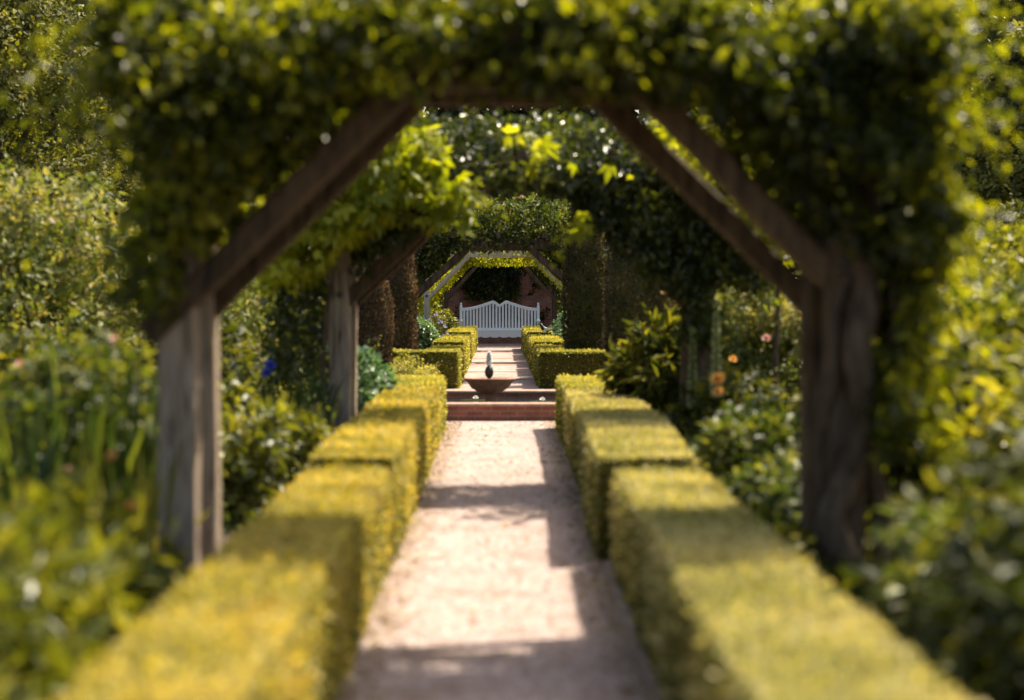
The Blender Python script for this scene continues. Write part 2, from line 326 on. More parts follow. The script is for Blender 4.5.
# ------------------------------------------------------------------ plants
def hedge(name, label, quad, z0, h, lm, dens=2600, ls=.024, group=None, seed=0, round_=.06, cat='hedge'):
    """clipped box block; quad = (xa0,xb0,y0, xa1,xb1,y1): left/right x at the near and far end"""
    xa0, xb0, y0, xa1, xb1, y1 = quad
    mb = MB()
    def pos(u, v, w):       # u across, v along, w up in 0..1
        y = y0 + (y1 - y0) * v
        xa = xa0 + (xa1 - xa0) * v; xb = xb0 + (xb1 - xb0) * v
        return np.stack([xa + (xb - xa) * u, y, z0 + h * w], -1)
    L = y1 - y0; W = (xb0 - xa0 + xb1 - xa1) / 2
    def face(n1, n2, fn, nrm, flip):
        a, b = np.meshgrid(np.linspace(0, 1, n1), np.linspace(0, 1, n2), indexing='ij')
        P = fn(a.ravel(), b.ravel())
        c = np.array([(xa0 + xb0 + xa1 + xb1) / 4, (y0 + y1) / 2, z0 + h / 2])
        P = P + np.array(nrm) * (-.022 + .017 * nz(P, 1.9, seed)[:, None])
        P = P.reshape(n1, n2, 3)
        if flip: P = P[::-1]
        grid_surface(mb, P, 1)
    nl = max(4, int(L / .12)); nw = max(4, int(W / .08)); nh = max(4, int(h / .08))
    one = lambda a: np.ones_like(a); zero = lambda a: np.zeros_like(a)
    faces = [
        (nw, nl, lambda a, b: pos(a, b, one(a)), (0, 0, 1), False, W * L),
        (nl, nh, lambda a, b: pos(zero(a), a, b), (-1, 0, 0), True, L * h),
        (nl, nh, lambda a, b: pos(one(a), a, b), (1, 0, 0), False, L * h),
        (nw, nh, lambda a, b: pos(a, zero(a), b), (0, -1, 0), False, W * h),
        (nw, nh, lambda a, b: pos(a, one(a), b), (0, 1, 0), True, W * h)]
    for n1, n2, fn, nrm, fl, area in faces:
        face(n1, n2, fn, nrm, fl)
        n = int(area * dens); a, b = RNG.random(n), RNG.random(n)
        P = fn(a, b); nr = np.array(nrm, float)
        lump = nz(P, 1.9, seed) * .017 + nz(P, 7, seed + 3) * .010
        # rounded arrises
        out = RNG.normal(size=n) * .008 + lump
        P = P + nr * out[:, None]
        # soften corners: pull points near the top edge in
        top = np.clip((P[:, 2] - (z0 + h - round_)) / round_, 0, 1) ** 2 * round_ * .5
        if nrm[2] == 0: P = P - nr * top[:, None]
        Nv = nr + RNG.normal(size=(n, 3)) * .55
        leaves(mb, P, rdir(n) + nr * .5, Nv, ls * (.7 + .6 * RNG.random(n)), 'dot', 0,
               np.clip(RNG.random(n) * .5 + .14 * nz(P, 1.4, seed + 5) + (.40 if nrm[2] > 0 else -.06 + .25 * np.clip((P[:, 2] - z0) / h, 0, 1) ** 3), 0, 1))  # yellow new growth on top; shade painted into the darker side leaves
        # stray shoots
        k = int(n * .035); idx = RNG.integers(0, n, k)
        leaves(mb, P[idx], nr + RNG.normal(size=(k, 3)) * .45, rdir(k), ls * (1.4 + .9 * RNG.random(k)), 'dot', 0, .5 + .5 * RNG.random(k))
    c = ((xa0 + xb0 + xa1 + xb1) / 4, (y0 + y1) / 2, z0)
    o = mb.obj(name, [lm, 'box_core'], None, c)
    return tag(o, label, cat, group)

def shoots(mb, st, starts, dirs, length, ls, templ, sag=.6, step=.6, mat=0, smat=0, r=.004):
    """loose leafy shoots that break the outline"""
    for p, d, L in zip(starts, dirs, length):
        d = d / np.linalg.norm(d); q = np.linspace(0, 1, 8)[:, None]
        bend = RNG.normal(size=3) * .18
        C = p + q * L * d + q ** 2 * L * (np.array([0, 0, -sag]) + bend)
        if st is not None: tube(st, C, r * (1.1 - .8 * q[:, 0]), 5, smat, cap=False)
        m = max(4, int(L / (ls * step))); t = np.linspace(.08, 1, m); P = np.stack([np.interp(t, q[:, 0], C[:, i]) for i in range(3)], -1)
        T = unit(np.gradient(P, axis=0)); side = unit(np.cross(T, rdir(m))) ; D = T * .55 + side * .8; D[:, 2] -= .15
        Nv = rdir(m) * .4 + np.array([0, 0, 1.])
        leaves(mb, P, D, Nv, ls * (1.05 - .45 * t) * (.8 + .4 * RNG.random(m)), templ, mat, np.clip(.35 + .5 * RNG.random(m), 0, 1))

def clump_points(n, c, r, nclump, crad, shell=.75, flat=0.0, seed=None, bottom=-.9):
    """leaf points in clumps that sit near the surface of an ellipsoid; returns points, outward normals, clump id"""
    c = np.array(c); r = np.array(r)
    d = rdir(nclump * 3); d = d[d[:, 2] > bottom][:nclump]; nclump = len(d)
    rr = shell + (1 - shell) * RNG.random(nclump) ** .5 + RNG.normal(size=nclump) * .05
    inner = RNG.random(nclump) < .22; rr[inner] *= .62
    K = c + d * r * rr[:, None]
    cs = crad * (.65 + .7 * RNG.random(nclump))
    w = cs ** 2; idx = RNG.choice(nclump, n, p=w / w.sum())
    o = rdir(n); o[:, 2] = np.abs(o[:, 2]) * np.where(RNG.random(n) < .72, 1, -1)
    rad = cs[idx] * (.55 + .5 * RNG.random(n) ** .7)
    P = K[idx] + o * rad[:, None] * np.array([1, 1, .8])
    return P, unit(o + .6 * d[idx]), idx, K

def branchy(mb, base, tips, r0, mat=0, seg=6):
    base = np.array(base, float)
    for t in tips:
        q = np.linspace(0, 1, 7)[:, None]
        mid = base + (t - base) * np.array([.25, .25, .6])
        pts = (1 - q) ** 2 * base + 2 * q * (1 - q) * mid + q ** 2 * t + RNG.normal(size=(7, 3)) * .015 * np.linalg.norm(t - base) * q * (1 - q) * 4
        tube(mb, pts, r0 * (1 - .85 * q[:, 0]), seg, mat)

def shrub(name, label, cat, c, r, lm, n=6000, ls=.09, templ='ovate', nclump=60, crad=.3, stems=6, flower=None, group=None, z0=None,
          droop=.25, shell=.72, parts=True, bottom=-.75, fl_at=None):
    z0 = max(0, c[2] - r[2]) if z0 is None else z0
    root = thing(name, label, cat, (c[0], c[1], z0), group)
    P, Nn, idx, K = clump_points(n, c, r, nclump, crad, shell, bottom=bottom)
    keep = P[:, 2] > z0 + .03; P, Nn, idx = P[keep], Nn[keep], idx[keep]; n = len(P)
    D = Nn * .6 + rdir(n) * .7; D[:, 2] -= droop
    Nv = Nn * .8 + rdir(n) * .5; Nv[:, 2] += .6
    mb = MB(); tone = RNG.random(len(K))
    leaves(mb, P, D, Nv, ls * (.6 + .7 * RNG.random(n)), templ, 0, np.clip(.6 * RNG.random(n) + .4 * tone[idx], 0, 1))
    st = MB(); ns = int(14 + 22 * r[0])
    ki = RNG.choice(len(K), ns); dd = unit((K[ki] - np.array(c)) / np.array(r)) + np.array([0, 0, .7]) + RNG.normal(size=(ns, 3)) * .3
    shoots(mb, None, K[ki], dd, (crad * 1.1 + .28 * r[0]) * (.6 + .7 * RNG.random(ns)), ls * .85, templ, .25)
    mb.obj('foliage', [lm], root)
    tips = K[RNG.choice(len(K), min(len(K), stems * 3), replace=False)]
    for k in range(stems):
        b = np.array([c[0] + RNG.normal() * .12 * r[0], c[1] + RNG.normal() * .12 * r[1], z0 - .02])
        branchy(st, b, tips[k * 3:k * 3 + 3], .012 + .012 * r[2])
    if stems: st.obj('stem', ['bark'], root)
    if flower: flowers(root, P, Nn, *flower)
    if fl_at:
        for (p, size, m) in fl_at: bloom(root, p, size, m)
    return root

def bloom_mesh(mb, p, size, nrm=(0, -.6, .8), mat=0, layers=3, pet=7):
    p = np.array(p, float); nr = np.array(nrm, float); nr /= np.linalg.norm(nr)
    a0 = unit(np.cross(nr, [[.3, .9, .2]])); b0 = np.cross(nr, a0[0])[None]
    for L in range(layers):
        a = np.linspace(0, 2 * PI, pet, endpoint=False) + L * .5
        tilt = .25 + .42 * L
        D = (np.cos(a)[:, None] * a0 + np.sin(a)[:, None] * b0) * math.cos(tilt) + nr * math.sin(tilt)
        leaves(mb, np.repeat(p[None], pet, 0) + nr * .01 * L, D, np.repeat(nr[None], pet, 0) - D * .2, size * .55 * (1 - .16 * L), 'petal', mat)
def bloom(root, p, size, m, name='flower'):
    mb = MB(); bloom_mesh(mb, p, size, (random.uniform(-.4, .4), -.7, .7), 0, 4, 8); mb.obj(name, [m], root)
    if p[2] > .4:
        st = MB(); tube(st, [(p[0] + .05, p[1] + .16, p[2] - .5), (p[0] + .03, p[1] + .05, p[2] - .2), p], .005, 5); st.obj('flower_stalk', ['mid'], root)
def flowers(root, P, Nn, m, num, size, zmin=-9, name='flower'):
    ok = np.where((Nn[:, 2] > -.2) & (Nn[:, 1] < .6) & (P[:, 2] > zmin))[0]
    idx = RNG.choice(ok, min(num, len(ok)), replace=False)
    for i in idx:
        mb = MB(); bloom_mesh(mb, P[i] + Nn[i] * .05, size * (.7 + .5 * random.random()), Nn[i] + np.array([0, -.4, .3]), 0, 2, 6); mb.obj(name, [m], root)

def tree(name, label, x, y, z0, H, R, lm, n=14000, ls=.2, templ='ovate', kind='round', group=None, nclump=110, crad=.8, cat='tree', low=.25):
    root = thing(name, label, cat, (x, y, z0), group)
    tb = MB(); tr = .03 * H
    q = np.linspace(0, 1, 9)
    pts = np.stack([x + .05 * H * np.sin(q * 2 + x) * q * .4, y + 0 * q, z0 - .1 + q * H * .8], -1)
    tube(tb, pts, tr * (1.15 - q) + .02, 10, 0, rough=.04)
    if kind == 'cone':
        mb = MB(); m = nclump
        hh = low * .4 + (1 - low * .4) * RNG.random(m) ** 1.3; a = RNG.random(m) * 2 * PI
        rad = R * (1 - hh) ** .62 * (.82 + .22 * RNG.random(m))
        K = np.stack([x + rad * np.cos(a), y + rad * np.sin(a), z0 + hh * H], -1)
        out = np.stack([np.cos(a), np.sin(a), .5 + 0 * a], -1)
        idx = RNG.integers(0, m, n); o = rdir(n)
        P = K[idx] + o * crad * (.4 + .6 * RNG.random(n))[:, None]
        # inner fill
        k = n // 3; h2 = RNG.random(k) * .95; a2 = RNG.random(k) * 2 * PI; r2 = R * (1 - h2) ** .62 * .72
        P[:k] = np.stack([x + r2 * np.cos(a2), y + r2 * np.sin(a2), z0 + h2 * H], -1); out_all = out[idx].copy(); out_all[:k] = np.stack([np.cos(a2), np.sin(a2), .3 + 0 * a2], -1)
        Nn = unit(o * .6 + out_all)
        tips = K[::6]
    else:
        c = (x, y, z0 + H * (1 + low) / 2); r = (R, R, H * (1 - low) / 2)
        mb = MB(); P, Nn, idx, K = clump_points(n, c, r, nclump, crad, .7, bottom=-.95)
        # crown centre twigs so that the sky does not show as one hole
        k = n // 6; Q = rdir(k) * np.array(r) * (.3 + .4 * RNG.random(k))[:, None] + np.array(c); P[:k] = Q
        tips = K[::5]
    for t in tips[:26]:
        hb = min(max((t[2] - z0) * .55, .15 * H), H * .72)
        base = np.array([x, y, z0 + hb]); branchy(tb, base, [t], tr * .35)
    tb.obj('trunk', ['bark'], root)
    D = Nn * .5 + rdir(n) * .8; D[:, 2] -= .2; Nv = Nn + rdir(n) * .6; Nv[:, 2] += .4
    tone = RNG.random(len(K))
    leaves(mb, P, D, Nv, ls * (.6 + .7 * RNG.random(n)), templ, 0, np.clip(.55 * RNG.random(n) + .45 * tone[idx], 0, 1))
    mb.obj('crown', [lm], root)
    return root

def straps(name, label, cat, c, spread, n, h, w, lm, group=None, z0=0, flower=None):
    root = thing(name, label, cat, (c[0], c[1], z0), group)
    mb = MB(); ns = 6
    for i in range(n):
        a = random.random() * 2 * PI; rr = spread * math.sqrt(random.random())
        b = np.array([c[0] + rr * math.cos(a), c[1] + rr * math.sin(a) * .8, z0 - .02])
        hh = h * random.uniform(.6, 1.1); lean = random.uniform(.04, .30) * hh; a2 = a + random.gauss(0, .9)
        q = np.linspace(0, 1, ns)
        bend = q ** 2.2 * lean * (1 + (random.random() < .2) * 1.2)
        C = b + np.stack([np.cos(a2) * bend, np.sin(a2) * bend, q * hh * (1 - .12 * (lean / hh) * q)], -1)
        fa = random.random() * PI; sd = np.array([math.cos(fa), math.sin(fa), 0])
        ww = w * random.uniform(.7, 1.2) * np.array([.7, 1, 1, .85, .55, .05])[:, None]
        P = np.stack([C - sd * ww, C + sd * ww], 0)
        grid_surface(mb, P, 0); f = mb.f[-1]; mb.f[-1] = (f[0], 0, np.full(len(f[0]), random.random()), True)
    mb.obj('leaves', [lm], root)
    if flower:
        m, pts, size = flower
        for p in pts:
            st = MB(); tube(st, np.linspace((c[0], c[1], z0), p, 6), .006, 5); st.obj('flower_stalk', ['mid'], root)
            bloom(root, p, size, m)
    return root

def spike(name, label, p, h, lm, fm, group=None, fl=.5, r=.03):
    root = thing(name, label, 'flower', p, group)
    st = MB(); tube(st, [(p[0], p[1], p[2] - .02), (p[0] + .01, p[1], p[2] + h * .5), (p[0] - .01, p[1], p[2] + h)], [.012, .009, .004], 6)
    k = int(60 * h); q = RNG.random(k) * (1 - fl); a = RNG.random(k) * 2 * PI
    P = np.stack([p[0] + 0 * a, p[1] + 0 * a, p[2] + q * h], -1); D = np.stack([np.cos(a), np.sin(a), .5 + 0 * a], -1)
    leaves(st, P, D, np.tile([[0, 0, 1.]], (k, 1)), .16 * (1.2 - q), 'lance', 1)
    st.obj('stem', ['mid', lm], root)
    mb = MB(); k = int(500 * h * fl); q = RNG.random(k); a = RNG.random(k) * 2 * PI; rr = r * (1.05 - q) ** .6
    P = np.stack([p[0] + rr * np.cos(a), p[1] + rr * np.sin(a), p[2] + h * (1 - fl) + q * h * fl], -1)
    leaves(mb, P, np.stack([np.cos(a), np.sin(a), 0 * a], -1), rdir(k), .03 * (1.2 - .5 * q), 'petal', 0)
    mb.obj('flower_spike', [fm], root)
    return root

def column(name, label, x, y, z0, H, R, top=.35, group=None, n=20000, lm='yew'):
    """clipped yew column: widest near a third of its height, blunt top"""
    root = thing(name, label, 'topiary', (x, y, z0), group)
    prof = lambda q: R * (.74 + .34 * np.sin(np.clip(q * 2.9 + .35, 0, PI))) * np.where(q > .35, 1 - (1 - top) * ((q - .35) / .65) ** 1.7, 1) * np.sqrt(np.clip((1.0 - q) / .06, 0, 1))
    mb = MB(); q = np.linspace(0, 1, 26); a = np.linspace(0, 2 * PI, 20, endpoint=False)
    rr = prof(q) * .93
    P = np.stack([x + rr[None] * np.cos(a)[:, None], y + rr[None] * np.sin(a)[:, None], z0 + np.tile(q * H, (20, 1))], -1)
    P[..., 0] += (nz(P.reshape(-1, 3), 2.5, x) * .03).reshape(P.shape[:2])
    grid_surface(mb, P, 1, True, True)
    q = RNG.random(n); a = RNG.random(n) * 2 * PI; r_ = prof(q)
    P = np.stack([x + r_ * np.cos(a), y + r_ * np.sin(a), z0 + q * H], -1); O = np.stack([np.cos(a), np.sin(a), .15 + 0 * a], -1)
    P += O * (nz(P, 2.6, x)[:, None] * .035 + nz(P, 8, x)[:, None] * .015 + RNG.normal(size=(n, 1)) * .012)
    D = rdir(n) * .6 + O * .5 + np.array([0, 0, .5])
    leaves(mb, P, D, O + rdir(n) * .4, (.03 + .03 * (RNG.random(n) < .2)) * (.7 + .6 * RNG.random(n)), 'dot', 0, np.clip(RNG.random(n) * .55 + .25 * nz(P, 5, 2) + .1, 0, 1))
    mb.obj('clipped_foliage', [lm, 'box_core'], root)
    tb = MB(); tube(tb, [(x, y, z0 - .05), (x, y, z0 + .5)], [.09, .07], 8); tb.obj('trunk', ['bark'], root)
    return root

def vine(name, label, regions, n, ls, lm, templ='ovate', stems=(), gap=.0, gs=2.2, group=None, base=None, flower=None, droop=.55, amp=.10, trails=60, tl=.38):
    """regions: (weight, x0,x1,y0,y1,z0,z1, predicate or None)"""
    base = base or (regions[0][1], regions[0][3], 0)
    root = thing(name, label, 'climbing plant', base, group)
    w = np.array([r[0] for r in regions], float); w /= w.sum(); mb = MB(); allP = []
    for (wt, x0, x1, y0, y1, z0, z1, pred), f in zip(regions, w):
        m = int(n * f); got = []; tot = 0
        for _ in range(30):
            Q = np.stack([x0 + (x1 - x0) * RNG.random(m), y0 + (y1 - y0) * RNG.random(m), z0 + (z1 - z0) * RNG.random(m)], -1)
            # bumpy outline
            u = np.stack([(Q[:, 0] - x0) / (x1 - x0), (Q[:, 1] - y0) / (y1 - y0), (Q[:, 2] - z0) / (z1 - z0)], -1)
            e = np.min(np.minimum(u, 1 - u) * np.array([x1 - x0, y1 - y0, z1 - z0]), axis=1)
            nn = nz(Q, gs * 1.6, 3.1) * amp + nz(Q, gs * 4.5, 1.3) * amp * .5
            ok = (e + nn > .03) & (nz(Q, gs, 7.7) + .4 * nz(Q, gs * 3.1, 2.2) > -1.0 + gap)
            if pred is not None: ok &= pred(Q)
            got.append(Q[ok]); tot += ok.sum()
            if tot >= m: break
        if tot == 0: continue
        P = np.concatenate(got)[:m]; k = len(P)
        D = rdir(k) * .75; D[:, 2] -= droop
        Nv = rdir(k) * .7; Nv[:, 2] += .75
        leaves(mb, P, D, Nv, ls * (.55 + .75 * RNG.random(k)), templ, 0, np.clip(RNG.random(k) * .8 + .3 * nz(P, 2.0, 4), 0, 1))
        allP.append(P)
    sb = MB()
    if trails:
        A = np.concatenate(allP); lo, hi = A.min(0), A.max(0); mid = (lo + hi) / 2
        sc = np.abs((A - mid) / ((hi - lo) / 2)); w8 = sc[:, 0] ** 6 + .6 * sc[:, 1] ** 6 + .5 * (sc[:, 2] > .9) + .25 * (RNG.random(len(A)) < .3) + .004 + 1.2 * ((A[:, 2] > lo[2] + .8 * (hi[2] - lo[2])) & (A[:, 1] < mid[1] - .15)) * (A[:, 0] > -.8)
        ii = RNG.choice(len(A), trails, p=w8 / w8.sum(), replace=False); pp = A[ii]
        dd = (pp - mid) / ((hi - lo) / 2) * np.array([1, .8, .5]); dd = unit(dd) + RNG.normal(size=(trails, 3)) * .45 + np.array([0, 0, .25])
        shoots(mb, None, pp, dd, tl * (.35 + .9 * RNG.random(trails)), ls * .95, templ, .8, .5)
    mb.obj('leaves', [lm], root)
    for pts, r in stems:
        pts = np.array(pts, float); q = np.linspace(0, len(pts) - 1, 6 * len(pts))
        C = np.stack([np.interp(q, range(len(pts)), pts[:, i]) for i in range(3)], -1)
        C += np.stack([np.sin(q * 5 + r * 90) * r * .7, np.cos(q * 4.3) * r * .7, 0 * q], -1)
        tube(sb, C, r * (1.1 - .5 * q / q.max()), 8, 0, rough=.12)
    if sb.n: sb.obj('stem', ['bark'], root)
    if flower:
        P = np.concatenate(allP); flowers(root, P, unit(rdir(len(P)) + np.array([0, -.5, .8])), *flower)
    return root

# ------------------------------------------------------------------ pergola frames
def frame_pair(label, ys, xl, xr, zb, run, g=0, post=.18, mats=('wood', 'wood_b'), group='timber pergola arches over the path', zlow=1.6, over=.3, brace=.15, rmat=None, shift=(0, 0), foot=False):
    root = thing('pergola_arch', label, 'pergola', ((xl + xr) / 2, ys[0], g), group)
    for j, y in enumerate(ys):
        for sx, xi in ((-1, xl), (1, xr)):
            up = shift[0 if sx < 0 else 1] if j == 0 else 0
            pm = rmat if (rmat and sx > 0) else mats[0]
            xo = xi + sx * post / 2
            mb = MB(); timber(mb, (xo + sx * .02, y, g - .3), (xo, y, zb - .004), post, post, (0, 1, 0), nseg=14, wob=.01); mb.obj('post', [pm], root)
            mb = MB(); e = brace * .35
            timber(mb, (xi + sx * (.05 if not (foot and sx < 0 and j == 0) else .24), y - (.0 if not (foot and sx < 0 and j == 0) else .0), zlow - (.05 if not (foot and sx < 0 and j == 0) else .24) + up), (xi - sx * (run + e - up), y, zb + .02), .12 if not (foot and j == 0) else .215, brace, (0, 1, 0), nseg=8); mb.obj('brace', [mats[1]], root)
            mb = MB(); bx = xi + sx * post * .5; zc = zlow + .02 + up
            tube(mb, [(bx, y - post / 2 - .026, zc), (bx, y - post / 2 + .01, zc)], [.016, .016], 8); tube(mb, [(bx, y - post / 2 - .012, zc), (bx, y - post / 2 + .01, zc)], [.03, .03], 12); mb.obj('bolt', ['bronze'], root)
        mb = MB(); timber(mb, (xl - post - over, y, zb + .09), (xr + post + over, y, zb + .09), .14, .18, (0, 1, 0), nseg=14); mb.obj('beam', [mats[1]], root)
    if len(ys) > 1:
        for x in np.linspace(xl - post / 2, xr + post / 2, 5):
            mb = MB(); timber(mb, (x, ys[0] - .32, zb + .235), (x, ys[-1] + .32, zb + .235), .08, .1, (1, 0, 0), nseg=8); mb.obj('rail', [mats[1]], root)
    return root

# ================================================================== SETTING
TZ = .22
def ground():
    xs = np.unique(np.concatenate([np.linspace(-120, -16, 14), np.linspace(-16, 16, 65), [-1.46, -1.44, 1.44, 1.46], np.linspace(16, 120, 14)]))
    ys = np.unique(np.concatenate([np.linspace(-60, -6, 8), np.linspace(-6, 64, 141), [29.40, 29.44], np.linspace(64, 400, 20)]))
    X, Y = np.meshgrid(xs, ys, indexing='ij'); s = np.clip((Y - 26) / 3, 0, 1); s = s * s * (3 - 2 * s)
    Z = TZ * s - .03
    inn = (np.abs(X) < 1.45) & (Y > 23) & (Y < 29.42); Z[inn] = -.03
    inn2 = (np.abs(X) < 1.45) & (Y >= 29.42); Z[inn2] = TZ - .03
    P = np.stack([X, Y, Z], -1)
    bump = (np.abs(X) > 1.3) & (np.abs(X) < 30) & (Y < 80)
    P[..., 2] += np.where(bump, nz(P.reshape(-1, 3), 1.1).reshape(X.shape) * .03 + .02, 0)
    mb = MB(); grid_surface(mb, P, 0); tag(mb.obj('ground', ['soil']), 'dark brown bed soil around the path', 'ground', kind='structure')
ground()
def strip(name, pts, z, mat, label, cat, kind='structure'):
    """pts: list of (y, x0, x1)"""
    mb = MB(); A = np.array([[(x0 + (x1 - x0) * u, y, z) for u in np.linspace(0, 1, 9)] for y, x0, x1 in pts])
    grid_surface(mb, A.transpose(1, 0, 2), 0); return tag(mb.obj(name, [mat]), label, cat, kind=kind)
strip('path', [(y, -.80, .86) for y in np.linspace(-6, 25.78, 60)], .004, 'gravel', 'pale pink gravel path between clipped hedges', 'path')
strip('far_path', [(y, -.80, .80) for y in np.linspace(29.75, 59, 50)], TZ + .004, 'gravel', 'pale pink gravel path beyond the pool', 'path')
for k, y in enumerate((33.2, 36.6, 40.3, 44.4, 49.2)):  # low cross bands, redder than the gravel
    mb = MB(); boxm(mb, -.66, .64, y, y + .34, TZ - .05, TZ + .016, 0, .012)
    tag(mb.obj('path_band', ['coping']), 'low reddish band across the far path', 'path', kind='structure')

# pool: brick walls, copings, water
root = thing('pool_basin', 'low brick edged formal pool across the end of the gravel path', 'pool', (0, 27.6, 0))
mb = MB(); 
boxm(mb, -1.42, 1.42, 25.8, 26.06, -.02, .185); boxm(mb, -1.42, 1.42, 29.28, 29.42, -.02, .185)
boxm(mb, -1.42, -1.18, 26.062, 29.278, -.02, .185); boxm(mb, 1.18, 1.42, 26.062, 29.278, -.02, .185)
mb.obj('brick_wall', ['brick'], root)
mb = MB()
boxm(mb, -1.45, 1.45, 25.77, 26.10, .187, .225, 0, .008); boxm(mb, -1.45, 1.45, 29.26, 29.74, .187, .228, 0, .008)
boxm(mb, -1.45, -1.15, 26.103, 29.257, .187, .225, 0, .008); boxm(mb, 1.15, 1.45, 26.103, 29.257, .187, .225, 0, .008)
mb.obj('coping', ['coping'], root)
mb = MB(); boxm(mb, -1.18, 1.18, 26.06, 29.28, -.01, .0); mb.obj('floor', ['bronze'], root)
mb = MB(); A = np.array([[(x, y, .115) for y in np.linspace(26.055, 29.285, 12)] for x in np.linspace(-1.185, 1.185, 8)]); grid_surface(mb, A)
tag(mb.obj('water', ['water']), 'dark still water inside the brick pool', 'water', kind='structure')

# fountain
fx, fy = -.14, 27.6
root = thing('fountain', 'terracotta bowl fountain with dark finial and small water jet', 'fountain', (fx, fy, 0))
mb = MB(); lathe(mb, (fx, fy, 0), [(0, 0), (.13, 0), (.13, .06), (.07, .09), (.055, .2), (.075, .25), (.09, .27), (0, .27)]); mb.obj('pedestal', ['terracotta'], root)
mb = MB(); lathe(mb, (fx, fy, 0), [(0, .268), (.1, .268), (.17, .29), (.26, .35), (.315, .43), (.335, .445), (.355, .46), (.36, .475), (.35, .486), (.33, .486), (.30, .46), (.24, .41), (.12, .37), (0, .36)], 40); mb.obj('bowl', ['terracotta'], root)
mb = MB(); lathe(mb, (fx, fy, 0), [(0, .455), (.297, .455)], 32); mb.obj('bowl_water', ['water'], root)
mb = MB(); lathe(mb, (fx - .01, fy, 0), [(.02, .38), (.03, .45), (.025, .485), (.05, .51), (.062, .56), (.052, .61), (.03, .645), (0, .66)], 20); mb.obj('finial', ['bronze'], root)
mb = MB()
for i in range(170):
    q = random.random(); a = random.random() * 2 * PI; rr = .05 * (q ** .6) * random.random() + .006
    z = .655 + .17 * (1 - q ** 1.6) + random.gauss(0, .01); s = random.uniform(.007, .016)
    p = np.array([fx - .01 + rr * math.cos(a), fy + rr * math.sin(a), z])
    v = p + s * np.array([(1, 0, 0), (-1, 0, 0), (0, 1, 0), (0, -1, 0), (0, 0, 1.6), (0, 0, -1.6)])
    mb.add(v, [(0, 2, 4), (2, 1, 4), (1, 3, 4), (3, 0, 4), (2, 0, 5), (1, 2, 5), (3, 1, 5), (0, 3, 5)], 0, smooth=True)
tube(mb, [(fx - .01, fy, .65), (fx - .01, fy, .75), (fx - .008, fy, .83)], [.012, .016, .008], 8)
mb.obj('water_jet', ['splash'], root)

for px_, py_, lab in ((-.35, 28.75, 'white water lily floating left of the fountain'), (.60, 28.3, 'white water lily floating right of the fountain')):
    root = thing('water_lily', lab, 'water lily', (px_, py_, .12), 'water lilies in the brick pool')
    mb = MB()
    for k in range(4):
        a = k * 1.7; cx, cy = px_ + .13 * math.cos(a), py_ + .13 * math.sin(a); r = .09
        ang = np.linspace(.2, 2 * PI - .2, 14) + a
        mb.add([(cx, cy, .119 + .001 * k)] + [(cx + r * math.cos(t), cy + r * math.sin(t), .121 + .001 * k) for t in ang], [(0, i, i + 1) for i in range(1, 14)], 0)
    mb.obj('lily_pad', ['mid'], root)
    mb = MB(); bloom_mesh(mb, (px_, py_, .13), .10, (0, -.2, 1), 0, 4, 9); mb.obj('flower', ['white_petal'], root)

# ================================================================== HEDGES
GN = 'clipped box hedge blocks along the near path'
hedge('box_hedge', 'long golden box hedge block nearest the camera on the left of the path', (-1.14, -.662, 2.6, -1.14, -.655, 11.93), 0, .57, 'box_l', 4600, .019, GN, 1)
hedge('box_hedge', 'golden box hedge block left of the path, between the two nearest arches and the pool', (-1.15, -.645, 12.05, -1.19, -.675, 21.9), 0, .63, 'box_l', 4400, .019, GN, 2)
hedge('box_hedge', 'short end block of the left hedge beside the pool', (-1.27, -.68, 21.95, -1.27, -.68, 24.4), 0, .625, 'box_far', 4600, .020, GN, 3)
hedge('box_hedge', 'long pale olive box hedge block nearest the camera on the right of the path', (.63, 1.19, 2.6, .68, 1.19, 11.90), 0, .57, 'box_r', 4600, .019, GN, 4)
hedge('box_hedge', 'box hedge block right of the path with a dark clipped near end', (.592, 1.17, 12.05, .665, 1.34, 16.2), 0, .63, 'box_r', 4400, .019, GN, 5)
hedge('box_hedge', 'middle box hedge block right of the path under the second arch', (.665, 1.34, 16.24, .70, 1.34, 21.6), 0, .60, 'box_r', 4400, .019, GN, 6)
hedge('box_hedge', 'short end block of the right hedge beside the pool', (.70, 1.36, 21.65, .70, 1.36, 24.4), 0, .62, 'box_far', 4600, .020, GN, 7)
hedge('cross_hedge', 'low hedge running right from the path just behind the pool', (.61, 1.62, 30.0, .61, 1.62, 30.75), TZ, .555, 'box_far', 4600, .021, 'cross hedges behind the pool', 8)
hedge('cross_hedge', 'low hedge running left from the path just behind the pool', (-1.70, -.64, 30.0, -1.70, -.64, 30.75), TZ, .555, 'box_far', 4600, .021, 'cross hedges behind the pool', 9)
GF = 'clipped box hedge blocks along the far path'
names = ['first', 'second', 'third', 'fourth', 'fifth']
yb = [30.9, 34.8, 38.9, 43.3, 48.2, 53.6]
for s, side in ((-1, 'left'), (1, 'right')):
    for k in range(5):
        h = .53 + (.055 if k % 2 else 0) + .012 * k
        xi = .635 if s < 0 else .60
        xo = xi + .52
        q = (-xo, -xi, yb[k], -xo, -xi, yb[k + 1] - .3) if s < 0 else (xi, xo, yb[k], xi, xo, yb[k + 1] - .3)
        hedge('box_hedge', '%s box block from the pool in the hedge %s of the far path' % (names[k], side), q, TZ, h, 'box_far', 3600, .022, GF, 10 + k + s)

